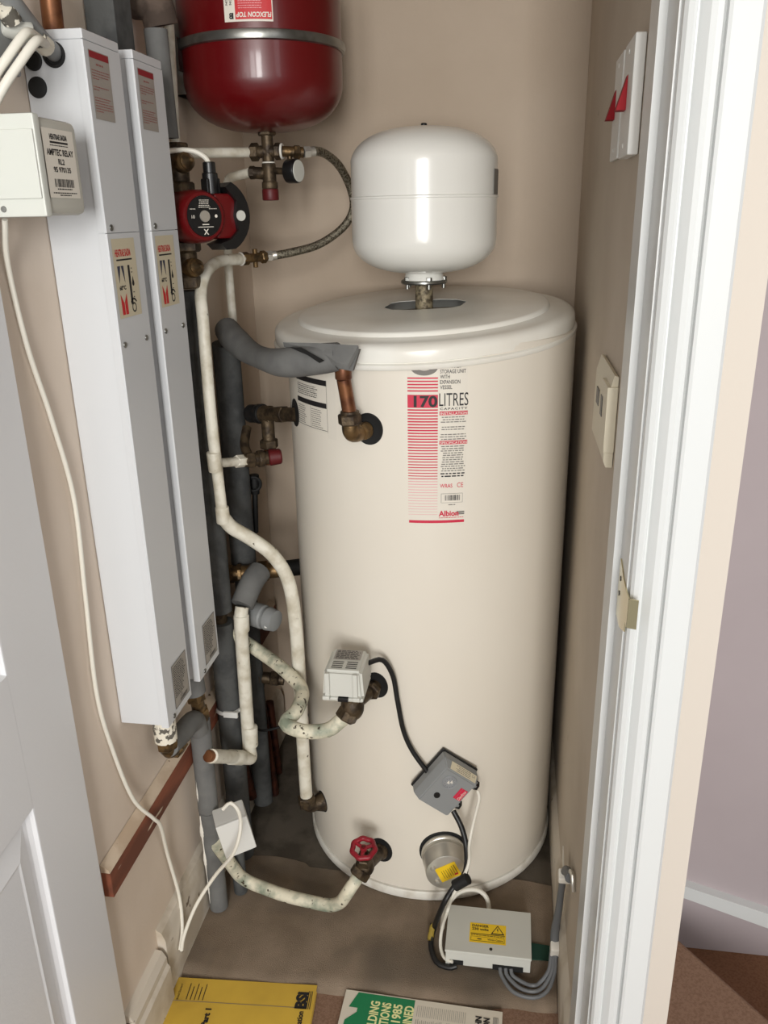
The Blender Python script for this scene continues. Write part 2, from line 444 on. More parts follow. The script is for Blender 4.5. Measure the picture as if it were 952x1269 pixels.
struct(sk.build('baseboard_right', M_skirt, angle=25))
bt = thing('wall_batten', 'horizontal wooden batten with scraped red face below the boilers', 'batten', (-0.58, 1.2, 0.36))
MB().prism([(-0.589, 0.86+0.05, 0.352), (-0.574, 0.86+0.05, 0.352), (-0.574, 0.86+0.05, 0.397), (-0.589, 0.86+0.05, 0.397)], (0, 0.92, 0)).build('face_board', M_batten, bt)
lab(MB().prism([(-0.589, 0.86+0.05, 0.3975), (-0.5745, 0.86+0.05, 0.3975), (-0.5765, 0.86+0.05, 0.403), (-0.589, 0.86+0.05, 0.412)], (0, 0.92, 0)).build('top_fillet', M_battentop, bt), 'cream painted fillet above the bare face')

# door lining and casing on the right
prof = [(0.130, 0.972), (0.1255, 0.970), (0.1248, 0.906), (0.1325, 0.904), (0.1325, 0.842), (0.150, 0.842), (0.150, 0.972)]
struct(MB().prism([(x, y, -0.015) for x, y in prof], (0, 0, 2.02)).build('trim_1', M_gloss, angle=20))
Y0 = 0.8415
prof = [(0.1345, Y0), (0.1345, 0.828), (0.1375, 0.824), (0.1420, 0.822), (0.1445, 0.8235), (0.1455, 0.8275), (0.1470, 0.8275), (0.150, 0.823), (0.155, 0.8185), (0.160, 0.817), (0.1650, 0.8185), (0.1680, 0.8225), (0.1685, 0.8155), (0.1715, 0.8140), (0.1950, 0.8155), (0.1985, 0.8190), (0.1990, Y0)]
struct(MB().prism([(x, y, -0.015) for x, y in prof], (0, 0, 2.05)).build('trim_2', M_gloss, angle=18))

# the open door on the left
HD = V((-0.575, 0.885, 0)); DD = V((0.077, -0.997, 0)); DN = V((0.997, 0.077, 0))
def dpt(s_, z, w=0.0): return HD+DD*s_+DN*w+V((0, 0, z))
dr = bpy.data.objects.new('door_1', None); COL.objects.link(dr); dr.location = HD; ORG[dr.name] = HD.copy(); struct(dr)
def dslab(name, s0, s1, z0, z1, w0=-0.036, w1=0.0, bev=0.0):
    R = Matrix((DD, V((0, 0, 1)), DN)).transposed()
    b = MB(); b.box(dpt((s0+s1)/2, (z0+z1)/2, (w0+w1)/2), (s1-s0, z1-z0, w1-w0), R, bev)
    return b.build(name, M_door, dr)
dslab('stile', -0.004, 0.130, 0.01, 1.985, bev=0.0025); dslab('stile', 0.57, 0.70, 0.01, 1.985)
dslab('rail', 0.130, 0.57, 0.01, 0.20); dslab('rail', 0.130, 0.57, 0.648, 0.835); dslab('rail', 0.130, 0.57, 1.86, 1.985)
for z0, z1 in ((0.20, 0.648), (0.835, 1.86)):
    b = MB(); rings = []
    for off, w in ((0, -0.0005), (0.003, -0.005), (0.008, -0.0085), (0.014, -0.010), (0.020, -0.009), (0.044, -0.002), (0.048, -0.003), (0.049, -0.003)):
        rings.append([b.bm.verts.new(dpt(x, z, w)) for x, z in ((0.13+off, z0+off), (0.57-off, z0+off), (0.57-off, z1-off), (0.13+off, z1-off))])
    for a, c in zip(rings, rings[1:]):
        for i in range(4): b.bm.faces.new((a[i], a[(i+1) % 4], c[(i+1) % 4], c[i]))
    b.bm.faces.new(rings[-1])
    bk = [b.bm.verts.new(dpt(x, z, -0.03)) for x, z in ((0.13, z0), (0.57, z0), (0.57, z1), (0.13, z1))]
    for i in range(4): b.bm.faces.new((rings[0][i], rings[0][(i+1) % 4], bk[(i+1) % 4], bk[i]))
    b.bm.faces.new(bk)
    b.build('panel', M_door, dr, angle=12)

# ================================================================= HOT WATER CYLINDER
tank = thing('hot_water_cylinder', 'tall cream hot water cylinder standing on the cupboard floor', 'water heater', (TX, TY, 0.001))
MB().lathe([(0.262, 0.022), (TR, 0.026), (TR, 1.128), (0.269, 1.130), (0.262, 1.130), (0.262, 1.108), (0.0, 1.108)], (TX, TY, 0), n=128).build('jacket', M_jacket, tank)
lab(MB().lathe([(0.25, 0.001), (0.274, 0.002), (0.2755, 0.006), (0.2755, 0.019), (0.2735, 0.0225), (0.268, 0.0235), (0.25, 0.0235)], (TX, TY, 0), n=128).build('base_rim', M_rim, tank), 'white plastic base ring')
lab(MB().lathe([(0.0, 1.1085), (0.2615, 1.1095), (0.2615, 1.111), (0.0, 1.112)], (TX, TY, 0), n=64).build('insulation', M_rubber, tank), 'dark insulation under the lid')
# tilted lid with an oblong cut-out
def lid():
    n = 128; b = MB()
    prof_ = [(0.2755, -0.052), (0.2835, -0.0515), (0.2855, -0.049), (0.2855, -0.0435), (0.2835, -0.0415), (0.2800, -0.0410), (0.2803, -0.0395), (0.2818, -0.0385), (0.2818, -0.024), (0.2800, -0.018), (0.273, -0.0125), (0.264, -0.0108), (0.2385, -0.0098), (0.2372, -0.0092), (0.2350, -0.0035), (0.2335, -0.0012), (0.230, 0.0), (0.14, 0.001)]
    Rm = Matrix.Rotation(math.radians(4.2), 3, 'X') @ Matrix.Rotation(math.radians(-2.3), 3, 'Y')
    c = V((TX-0.014, TY, 1.165)); rings = []
    for r, z in prof_: rings.append([c+Rm @ V((r*math.cos(2*PI*i/n), r*math.sin(2*PI*i/n), z)) for i in range(n)])
    def hole(i, k=1.0):
        a = 2*PI*i/n; ca, sa = math.cos(a), math.sin(a)
        x = math.copysign(abs(ca)**0.6, ca)*0.075; y = math.copysign(abs(sa)**0.8, sa)*0.050
        x += 0.0025*math.sin(a*7); y += 0.002*math.sin(a*9+1)
        return x*k+0.004, y*k+0.01
    for z in (0.001, 0.0002):
        rings.append([c+Rm @ V((*hole(i), z)) for i in range(n)])
    # underside
    for r, z in ((0.13, -0.0004), (0.22, -0.003), (0.272, -0.018), (0.2735, -0.052)):
        rings.append([c+Rm @ V((r*math.cos(2*PI*i/n), r*math.sin(2*PI*i/n), z)) for i in range(n)])
    vr = [[b.bm.verts.new(p) for p in R] for R in rings]
    for A, B in zip(vr, vr[1:]):
        for i in range(n): b.bm.faces.new((A[i], A[(i+1) % n], B[(i+1) % n], B[i]))
    return b
LIDO = lid().build('lid', M_lid, tank, angle=40)
lab(LIDO, 'white lid tilted up at the back, with a cut-out')
b = MB(); f = cylf(-11.31, 1.1048, R=0.2835); 
f = planef(V((-0.4291, 1.5850, 1.1569)), (1,0,0), (0,0,1))
# black rubber grommets where fittings enter the jacket
def grommet(a, z, ru, rv, label=None, sub=None):
    f = cylf(a, z); b = MB(); n = 32; rings = []
    for k, w in ((1.0, 0.0003), (0.985, 0.0010), (0.93, 0.0012), (0.90, 0.0008), (0.4, 0.0006), (0.05, 0.0006)):
        rings.append([b.bm.verts.new(f(ru*k*math.cos(2*PI*i/n), rv*k*math.sin(2*PI*i/n), w)) for i in range(n)])
    for A, B in zip(rings, rings[1:]):
        for i in range(n): b.bm.faces.new((A[i], A[(i+1) % n], B[(i+1) % n], B[i]))
    b.bm.faces.new(rings[-1])
    o = b.build('grommet', M_rubber, tank)
    return o
grommet(-106.6, 0.991, 0.0265, 0.0275); grommet(-150.5, 0.987, 0.024, 0.026)
grommet(-105.8, 0.497, 0.023, 0.027); grommet(-142.4, 0.138, 0.022, 0.024)
grommet(-105.6, 0.110, 0.0245, 0.029); grommet(-78.6, 0.127, 0.048, 0.048)
# main label
f = cylf(-81.8, 0.83)
p = Print(f, 0.01); HW = 0.049; LH = 0.275
def mx(px): return (px-541.5)/74.5*2*HW
def my(py): return (649-py)/195*0.272
p.rect(-HW, 0.0, HW, LH, 0, 0)
p.rect(mx(505), my(649), mx(577), my(645.5), 1, 1)
y = 466.5; k = 0
cr = -HW; cl = mx(542)
lines = [470.0+3.75*i for i in range(5)] + [507.6+3.52*i for i in range(38)]
for i, yy in enumerate(lines):
    th = 1.35 if i < 12 else max(0.35, 1.35-(i-12)*0.034)
    p.rect(cr, my(yy+th/2*1.3), cl, my(yy-th/2*1.3), 1 if i < 30 else 3, 1)
p.rect(cr, my(505), cl, my(489.5), 1, 1)
p.text('170', mx(541.5), my(503.5), my(489.5)-my(503.5)-0.002, 2, 2, width=mx(541.5)-mx(512), align='R', bold=0.035)
p.text('LITRES', mx(543.5), my(503), my(487.5)-my(503), 2, 2, width=mx(580)-mx(543.5))
p.text('CAPACITY', mx(544.5), my(507.5), 0.0035, 2, 2, width=mx(579)-mx(544.5), bold=0.02, space=1.3)
for i, t in enumerate(('HOT WATER', 'STORAGE UNIT', 'WITH', 'EXPANSION', 'VESSEL')):
    wd = (25.5, 32, 12, 25, 15)[i]
    p.text(t, mx(544.5), my(458.6+6.1*i), 0.0062, 2, 2, width=mx(544.5+wd)-mx(544.5), bold=0.01)
for k in range(20):
    a0_, a1_ = math.radians(180+180*k/20), math.radians(180+180*(k+1)/20)
    p._add([(mx(525)+ra*math.cos(aa), my(457)+rb*math.sin(aa)) for ra, rb, aa in ((0.012, 0.006, a0_), (0.0225, 0.014, a0_), (0.0225, 0.014, a1_), (0.012, 0.006, a1_))], 4, 1)
p.rect(mx(511), my(459.5), mx(537), my(457), 4, 1)
for yy, t in ((511.8, 'INSTALLATION'), (547.3, 'SPECIFICATION')):
    p.rect(mx(544), my(yy+2.2), mx(579.5), my(yy-2.4), 1, 1)
    p.text(t, mx(545), my(yy+1.6), 0.0042, 0, 2, width=mx(578.8)-mx(545), bold=0.015)
yy = 516
for n_, gap in ((3, 8), (2, 6), (3, 0)):
    for _ in range(n_): p.greek(mx(544), mx(579), my(yy+1), 0.0016, 5, 2, 'C', 0.9); yy += 2.9
    yy += 3.2
yy = 552.5
for i in range(12): p.greek(mx(544), mx(579), my(yy), 0.0017, 5, 2, 'C', 0.85); yy += 2.75
p.greek(mx(545), mx(577), my(586.5), 0.0022, 2, 2, 'C', 1); p.greek(mx(545), mx(577), my(589.8), 0.0022, 2, 2, 'C', 1)
p.text('WRAS', mx(545), my(603.5), 0.0068, 1, 2, width=mx(561)-mx(545), bold=0.01)
p.text('CE', mx(567), my(603.5), 0.0085, 1, 2, width=mx(575)-mx(567))
p.rect(mx(546.5), my(623), mx(574.5), my(611), 4, 1); p.rect(mx(547), my(622.6), mx(574), my(611.4), 0, 2)
p.bars(mx(551), mx(571), my(620), my(613), 2, 3, 14)
p.greek(mx(556), mx(565), my(626), 0.0015, 5, 2, 'C', 1)
p.text('Albion', mx(543.5), my(640), 0.0095, 1, 2, width=mx(569.5)-mx(543.5), bold=0.035)
for q in range(3): p.rect(mx(563+q*2), my(638.5-q*1.6), mx(577), my(637.6-q*1.6), 2, 2)
p.greek(mx(544), mx(577), my(642.5), 0.001, 1, 2, 'L', 1)
lab(p.build('capacity_label', [M_paper, M_crimson, M_ink, M_pink, M_greyink, M_greyink], tank), 'red striped label reading 170 LITRES CAPACITY')
# notice at the upper left
f = cylf(-134.5, 0.975); p = Print(f, 0.008)
p.rect(-0.056, -0.004, 0.054, 0.092, 0, 0); p.rect(0.044, -0.012, 0.066, 0.11, 0, 0)
p.rect(-0.056, 0.0795, 0.046, 0.089, 1, 1); p.rect(-0.054, 0.040, 0.044, 0.049, 1, 1)
for i in range(6): p.greek(-0.05, 0.04, 0.073-i*0.0035, 0.0015, 1 if i % 2 else 2, 2)
for i in range(9): p.greek(-0.05, -0.01, 0.034-i*0.0038, 0.0014, 2, 2); p.greek(0.0, 0.04, 0.034-i*0.0038, 0.0012, 2, 2)
p.rect(-0.003, 0.0, -0.0023, 0.04, 2, 2); p.rect(-0.054, 0.0, 0.044, 0.0008, 1, 2); p.rect(0.045, -0.002, 0.0458, 0.09, 2, 2)
lab(p.build('warning_notice', [M_paper, M_ink, M_greyink], tank), 'small black and white warranty notice')

# immersion heater cap
n = tn(-78.6); c = V((TX, TY, 0))+n*(TR+0.001)+V((0, 0, 0.124))
ih = thing('immersion_heater_cap', 'round steel immersion heater cap low on the front of the cylinder', 'heater cap', c)
can = MB().lathe([(0.0, 0), (0.044, 0), (0.0445, 0.004), (0.0435, 0.008), (0.042, 0.009), (0.042, 0.017), (0.0430, 0.019), (0.0415, 0.021), (0.0405, 0.050), (0.0395, 0.0535), (0.0370, 0.0545), (0, 0.0545)], c, n, 56); can = can.build('canister', M_bright, ih)
U = V((0, 0, 1)).cross(n).normalized(); f0 = planef(c+n*0.0547, U, (0, 0, 1))
cs, sn_ = math.cos(math.radians(25)), math.sin(math.radians(25))
fr = planef(c+n*0.0547+U*0.006+V((0, 0, 0.003)), U*cs+V((0, 0, 1))*sn_, -U*sn_+V((0, 0, 1))*cs)
p = Print(fr); p.rect(-0.024, -0.018, 0.018, 0.018, 0, 0)
for q in range(7): p.text('', 0, 0, 0.001, 1) if 0 else p.rect(0.012-q*0.0045, -0.012, 0.0132-q*0.0045-(0.0004 if q else 0), 0.012 if q < 2 else 0.008, 1, 1)
p.rect(0.006, -0.013, 0.013, -0.009, 2, 2)
lab(p.build('warning_sticker', [M_yellowsticker, M_ink, M_redbright], can), 'yellow electrical warning sticker')
for q in (f0(-0.026, 0.012), f0(-0.018, -0.020)): MB().lathe([(0.006, 0), (0.004, 0.003), (0, 0.0035)], q, n, 16).build('screw', M_bright, can)

# thermostat box
n = tn(-78); U0 = V((0, 0, 1)).cross(n).normalized(); Z = V((0, 0, 1))
e1 = (U0*math.cos(math.radians(-38))+Z*math.sin(math.radians(-38))); e2 = n.cross(e1)
c = V((TX, TY, 0))+n*(TR+0.003)+V((0, 0, 0.311))-U0*0.003
th = thing('thermostat_box', 'grey dual thermostat box mounted askew on the cylinder front', 'thermostat', c)
RM = Matrix((e1, e2, n)).transposed()
b = MB(); b.box(c+n*0.004, (0.086, 0.102, 0.008), RM, 0.003); lab(b.build('back_plate', M_black, th), 'black back plate')
b = MB()
fb = planef(c, e1, e2)
lo = [(-0.041, -0.049), (0.041, -0.049), (0.041, 0.049), (-0.041, 0.049)]
A = [b.bm.verts.new(fb(u, v, 0.0075)) for u, v in lo]; B = [b.bm.verts.new(fb(u, v, 0.026)) for u, v in lo]
C_ = [b.bm.verts.new(fb(u, v, 0.042)) for u, v in ((-0.030, -0.048), (0.0395, -0.048), (0.0395, 0.038), (-0.030, 0.038))]
for X, Y in ((A, B), (B, C_)):
    for i in range(4): b.bm.faces.new((X[i], X[(i+1) % 4], Y[(i+1) % 4], Y[i]))
b.bm.faces.new(C_); b.bm.faces.new(list(reversed(A)))
bmesh.ops.bevel(b.bm, geom=b.bm.edges[:], offset=0.0022, segments=2, affect='EDGES'); b.wn = True
cov = b.build('cover', M_greyplastic, th)
b = MB(); b.torus(fb(-0.006, 0.016, 0.0425), n, 0.0135, 0.0012, 32, 8); b.build('dial_ring', M_dial, th)
b = MB(); b.lathe([(0.0125, 0), (0.012, 0.0012), (0, 0.0014)], fb(-0.006, 0.016, 0.0420), n, 32); dial = lab(b.build('dial', M_dial, th), 'clear round temperature dial')
p = Print(planef(fb(-0.006, 0.016, 0.0436), U0, Z)); p.text('4', -0.0055, -0.002, 0.007, 0, 1, bold=0.03); p.text('4', 0.0005, -0.002, 0.007, 0, 1, bold=0.03)
for k in range(12): a = k*PI/6; p.rect(0.0095*math.cos(a)-0.0005, 0.0095*math.sin(a)-0.0005, 0.0095*math.cos(a)+0.0005, 0.0095*math.sin(a)+0.0005, 1, 1)
lab(p.build('dial_print', [M_paper, M_ink], dial), 'white digits on the dial')
b = MB(); b.lathe([(0.0062, 0), (0.0058, 0.002), (0, 0.0022)], fb(-0.008, -0.020, 0.0420), n, 24); lab(b.build('plug', M_black, th), 'round black cable plug')
p = Print(planef(fb(0.0285, 0.006, 0.0424), e1*math.cos(0)+e2*0, e2)); p.rect(-0.0085, -0.013, -0.0045, 0.013, 0, 0); p.rect(-0.0040, -0.013, 0.0075, 0.013, 0, 0)
p.text('Danfoss', 0.0055, -0.012, 0.006, 1, 1, width=0.023, rot=90, shear=0.2)
lab(p.build('maker_sticker', [M_crimson, M_paper], cov), 'small red maker sticker')
# paper on the upper right slope
sl = (fb(0, 0.038, 0.042)-fb(0, 0.049, 0.026)).normalized()
p = Print(planef(fb(0.037, 0.0492, 0.0263), -e1, sl)); p.rect(0.0, 0.001, 0.060, 0.0165, 0, 0)
for i in range(4): p.greek(0.014, 0.056, 0.003+i*0.0032, 0.0013, 1, 1)
p.text('V2', 0.003, 0.004, 0.005, 1, 1)
lab(p.build('rating_sticker', [M_cream_label, M_greyink], cov), 'cream rating sticker on the sloping edge')
for (u, v) in ((0.041, 0.026), (0.041, -0.028)):
    gl = MB().cyl(fb(u, v, 0.018), fb(u+0.012, v, 0.018), 0.0085).build('cable_gland', M_greyplastic, th)
    lab(MB().nut(fb(u+0.009, v, 0.018), fb(u+0.017, v, 0.018), 0.0095).build('gland_nut', M_black, gl), 'black cable gland nut')

# brass elbow with copper riser, upper front
n = tn(-107); hc = V((TX, TY, 0))+n*TR+V((0, 0, 0.990))
ce = V((-0.256, 1.287, 0.990))
el = thing('outlet_elbow', 'brass elbow and bright copper riser at the cylinder upper left', 'pipe fitting', (ce.x, ce.y, 0.97))
b = MB(); b.cyl(hc+n*0.0015, ce+(hc-ce)*0.3, 0.013); b.nut(hc+n*0.012, hc+n*0.026, 0.0150); b.tube([hc+n*0.004, ce, ce+V((0.001, 0, 0.03))], 0.0145, fillet=0.02)
b.build('elbow', M_brass, el)
b = MB(); b.nut(ce+V((0, 0, 0.018)), ce+V((-0.001, 0, 0.036)), 0.0195); b.rcyl(ce+V((0, 0, 0.035)), ce+V((0, 0, 0.041)), 0.0155); b.build('compression_nut', M_bronze, el)
b = MB(); b.cyl(ce+V((0, 0, 0.034)), V((-0.2635, 1.2830, 1.0827)), 0.0115); b.rcyl(V((-0.2635, 1.2830, 1.0827)), V((-0.2639, 1.2830, 1.1085)), 0.0135); b.build('copper_pipe', M_copper, el)

# grey foam-covered branch from the riser to the back corner, split open at the end
fm = thing('lagged_branch_pipe', 'grey foam lagging on the branch pipe to the cylinder, split open at its end', 'pipe lagging', V((-0.5350, 1.5358, 1.0158)))
b = MB()
b.tube([V((-0.2690, 1.2780, 1.1194)), V((-0.3178, 1.2900, 1.1120)), V((-0.3815, 1.3250, 1.1017)), V((-0.4567, 1.4200, 1.1007)), V((-0.5149, 1.5000, 1.1147)), V((-0.5398, 1.5350, 1.1279))], 0.0225, 22, smooth=True, rf=lambda t: 1.0+0.12*math.sin(t*9))
b.build('foam_sleeve', M_foam, fm)
# torn flaps over the copper end
b = MB()
T1 = [V((-0.3667, 1.3120, 1.1290)), V((-0.3002, 1.2750, 1.1336)), V((-0.2321, 1.2550, 1.1333)), V((-0.2489, 1.2520, 1.1039)), V((-0.2666, 1.2520, 1.1075)), V((-0.2851, 1.2620, 1.1169)), V((-0.3149, 1.2800, 1.1239))]
b.prism(T1, (0.0, -0.004, 0.008))
T2 = [V((-0.2323, 1.2560, 1.1332)), V((-0.2450, 1.2640, 1.0992)), V((-0.2753, 1.2680, 1.1033)), V((-0.2940, 1.2760, 1.1322))]
b.prism(T2, (0.001, 0.012, 0.0))
lab(b.build('torn_flap', M_foam, fm), 'torn open foam flap')
b = MB(); b.prism([V((-0.3470, 1.2790, 1.1328)), V((-0.3263, 1.2700, 1.1343)), V((-0.2858, 1.2480, 1.1180)), V((-0.2936, 1.2480, 1.1142)), V((-0.3147, 1.2580, 1.1249))], (0, -0.002, 0.001)); lab(b.build('split', M_rubber, fm), 'dark split in the foam')

# TP valve on the upper left
tv = thing('temperature_relief_valve', 'brass relief valve with black knob at the cylinder upper left side', 'valve', V((-0.4621, 1.5000, 0.9738)))
a = V((TX, TY, 0))+tn(-150.5)*TR+V((0, 0, 0.983)); c = V((-0.4606, 1.5000, 0.9723))
b = MB(); b.cyl(a, c, 0.0135); b.nut(a+(c-a)*0.35, a+(c-a)*0.62, 0.0165); b.cyl(c+V((0.008, -0.003, 0)), c+(c-a)*0.25, 0.0165)
b.tube([c, c+V((0, 0, -0.052))], 0.0125); b.nut(c+V((0, 0, -0.05)), c+V((0, 0, -0.068)), 0.018)
b.build('valve_body', M_bronze, tv)
b = MB(); d = (c-a).normalized(); b.rcyl(c+d*0.012, c+d*0.026, 0.0195, 0.002); b.rcyl(c+d*0.026, c+d*0.052, 0.018, 0.002); lab(b.build('knob', M_black, tv), 'black test knob')
b = MB(); b.cyl(c+V((0, 0, -0.066)), c+V((0.001, 0, -0.10)), 0.0105); b.torus(c+V((0, 0, -0.074)), (0, 0, 1), 0.0112, 0.0014); lab(b.build('copper_tail', M_copper, tv), 'copper tail pipe')
# red-capped pressure valve on branch
pv = thing('pressure_relief_valve', 'bronze relief valve with dark red cap on the thin painted pipe', 'valve', V((-0.4686, 1.4500, 0.8979)))
a = V((-0.4942, 1.4400, 0.8953)); c = V((-0.4541, 1.4700, 0.8940)); e_ = V((-0.4296, 1.4800, 0.8950))
b = MB(); b.tube([a, c], 0.0125); b.nut(a+(c-a)*0.1, a+(c-a)*0.42, 0.0155); b.rcyl(a+(c-a)*0.55, a+(c-a)*0.8, 0.0160); b.tube([a+(c-a)*0.3, a+(c-a)*0.3+V((-0.02, 0.02, 0.02)), V((-0.5030, 1.5000, 0.9444))], 0.009)
b.build('valve_body', M_bronze, pv)
b = MB(); b.lathe([(0.014, 0), (0.0165, 0.002), (0.0150, 0.022), (0.012, 0.025), (0, 0.026)], c, e_-c, 12); lab(b.build('cap', M_redcap, pv), 'dark red turning cap')

# ================================================================= WHITE EXPANSION VESSEL ON TOP
VC = V((-0.166, 1.587, 0))
ev = thing('expansion_vessel', 'glossy white potable expansion vessel standing on top of the cylinder lid', 'expansion vessel', (VC.x, VC.y, 1.115), )
prof = []
R0 = 0.132
for k in range(13):
    a = k/12*PI/2; prof.append((R0*math.sin(a)**0.75 if k else 0.0, 1.283-0.058*math.cos(a)))
prof += [(R0, 1.30), (R0, 1.3535), (R0+0.0016, 1.3545), (R0+0.0016, 1.3575), (R0-0.001, 1.359), (R0-0.001, 1.408)]
for k in range(1, 13):
    a = k/12*PI/2; prof.append((R0*math.cos(a)**0.75 if k < 12 else 0.0, 1.411+0.062*math.sin(a)))
MB().lathe(prof, (VC.x, VC.y, 0), n=80).build('shell', M_vessel, ev, angle=50)
b = MB(); b.lathe([(0.038, 0), (0.034, 0.014), (0.030, 0.02)], (VC.x, VC.y, 1.213), n=40); b.build('neck', M_vessel, ev)
b = MB(); b.lathe([(0.0, 0), (0.041, 0), (0.0435, 0.002), (0.0435, 0.005), (0.041, 0.007), (0.0, 0.007)], (VC.x, VC.y, 1.206), n=48); lab(b.build('flange', M_steel, ev), 'galvanised bolted flange')
for k in range(5):
    a = 2*PI*k/5-PI/2+0.35; q = VC+V((0.0365*math.cos(a), 0.0365*math.sin(a), 0))
    b = MB(); b.nut(q+V((0, 0, 1.2125)), q+V((0, 0, 1.219)), 0.0058); b.cyl(q+V((0, 0, 1.198)), q+V((0, 0, 1.206)), 0.0035, n=12); b.build('bolt', M_steel, ev)
b = MB(); b.tube([(VC.x, VC.y, 1.12), (VC.x, VC.y, 1.207)], 0.0165, 24); lab(b.build('stub_pipe', M_stone, ev), 'scaled brass stub pipe')
b = MB(); b.rcyl((VC.x, VC.y, 1.470), (VC.x, VC.y, 1.479), 0.0055); lab(b.build('air_valve_cap', M_black, ev), 'small black air valve cap')
p = Print(cylf(-2, 1.375, R0, VC.x, VC.y), 0.01); p.rect(-0.035, -0.02, 0.03, 0.025, 0, 0); lab(p.build('sticker', [M_greyink], ev), 'grey sticker on the right side')

# ================================================================= RED EXPANSION VESSEL
RC = V((-0.445, 1.562, 0)); RR = 0.1385
rv = thing('expansion_vessel', 'dark red heating expansion vessel hung on the wall by a band clamp', 'expansion vessel', (RC.x, RC.y, 1.47))
prof = []
for k in range(15):
    a = k/14*PI/2; prof.append((RR*math.sin(a)**0.72 if k else 0.0, 1.548-0.078*math.cos(a)))
prof += [(RR, 1.58), (RR, 1.70)]
for k in range(1, 13):
    a = k/12*PI/2; prof.append((RR*math.cos(a)**0.78 if k < 12 else 0.0, 1.71+0.07*math.sin(a)))
MB().lathe(prof, (RC.x, RC.y, 0), n=80).build('shell', M_red, rv, angle=50)
MB().lathe([(0.018, 0), (0.014, 0.012), (0.0125, 0.03)][::-1], (RC.x, RC.y, 1.478), n=24).build('neck', M_red, rv)
b = MB(); b.lathe([(RR+0.0005, 0), (RR+0.005, 0.0015), (RR+0.0065, 0.008), (RR+0.005, 0.0145), (RR+0.0005, 0.016)], (RC.x, RC.y, 1.592), n=80, cap=False); lab(b.build('band', M_steel, rv), 'grey steel band clamp')
br = MB(); br.span((-0.5885, 1.497, 1.528), (-0.5600, 1.500, 1.640)); br.span((-0.5885, 1.497, 1.528), (-0.5865, 1.575, 1.640)); br.span((-0.5640, 1.470, 1.560), (-0.5620, 1.497, 1.610)); br.span((-0.5800, 1.470, 1.560), (-0.5785, 1.497, 1.625))
lab(br.build('wall_bracket', M_steel, rv), 'bright steel wall bracket')
f = cylf(-82, 1.617, RR, RC.x, RC.y); p = Print(f, 0.008)
p.rect(-0.037, 0.0, 0.040, 0.09, 0, 0); p.rect(-0.019, 0.003, 0.0385, 0.09, 1, 1)
p.text('FLEXCON TOP', 0.0375, 0.0125, 0.0065, 0, 2, width=0.055, rot=180, bold=0.03, shear=0.15)
for i in range(7): p.greek(-0.014, 0.034, 0.018+i*0.0032, 0.0009, 2, 2, 'L', 0.9-0.06*i)
p.text('CE', 0.036, 0.043, 0.008, 0, 2, width=0.009, rot=180)
for i in range(2): p.text('FLAMCO FLEXCON', -0.034+i*0.0065, 0.068, 0.0035, 3, 2, width=0.045, rot=-90, bold=0.02)
p.text('8', -0.029, 0.004, 0.008, 3, 2, bold=0.04); p.text('1', -0.024, 0.004, 0.008, 3, 2, bold=0.04)
lab(p.build('label', [M_paper, M_redbright, M_pink, M_ink], rv), 'upside-down red and white printed label')

# pipework below the red vessel
TC = V((RC.x, RC.y, 1.4385))
ct = thing('cross_fitting', 'bronze cross fitting under the red vessel neck', 'pipe fitting', TC)
b = MB(); b.nut(TC+V((0, 0, 0.026)), TC+V((0, 0, 0.043)), 0.0165); b.tube([TC+V((0, 0, -0.016)), TC+V((0, 0, 0.026))], 0.0105)
b.tube([TC+V((-0.022, 0, 0)), TC+V((0.026, 0, 0))], 0.0105); b.nut(TC+V((-0.032, 0, 0)), TC+V((-0.017, 0, 0)), 0.0155); b.nut(TC+V((0.013, 0, 0)), TC+V((0.024, 0, 0)), 0.0145)
b.build('body', M_bronze, ct)
for q0, q1, q2, q3 in ((TC+V((0.026, 0, 0)), (1, 0, 0), 0.0115, 0.0022), (TC+V((0, 0, -0.018)), (0, 0, 1), 0.0105, 0.0013)):
    lab(MB().torus(q0, q1, q2, q3).build('jointing_tape', M_tape, ct), 'white jointing tape ring')
sv = thing('safety_valve', 'dark brass safety valve with red cap under the cross fitting', 'valve', TC+V((0, 0, -0.08)))
b = MB(); b.rcyl(TC+V((0, 0, -0.055)), TC+V((0, 0, -0.019)), 0.0125); b.tube([TC+V((-0.034, 0, -0.034)), TC+V((-0.008, 0, -0.036))], 0.0105); b.nut(TC+V((-0.037, 0, -0.034)), TC+V((-0.026, 0, -0.034)), 0.0115); b.rcyl(TC+V((0, 0, -0.0625)), TC+V((0, 0, -0.050)), 0.0145)
b.build('valve_body', M_bronze, sv)
b = MB(); b.rcyl(TC+V((0, 0, -0.082)), TC+V((0, 0, -0.062)), 0.0150, 0.002); lab(b.build('cap', M_redcap, sv), 'red twist cap')
pg = thing('pressure_gauge', 'small round black pressure gauge to the right of the safety valve', 'gauge', TC+V((0.042, 0, -0.05)))
g = TC+V((0.037, -0.010, -0.034)); b = MB(); b.rcyl(g, g+V((0.022, -0.007, 0)), 0.0205, 0.003); b.build('case', M_black, pg)
b = MB(); b.cyl(TC+V((0.012, 0, -0.032)), g+V((0.001, 0, 0)), 0.006); b.build('stem', M_bronze, pg)
b = MB(); b.lathe([(0.0185, 0), (0.018, 0.001), (0, 0.0013)], g+V((0.022, -0.007, 0)), V((0.022, -0.007, 0)), 28); lab(b.build('glass', M_greylight, pg), 'pale gauge face')

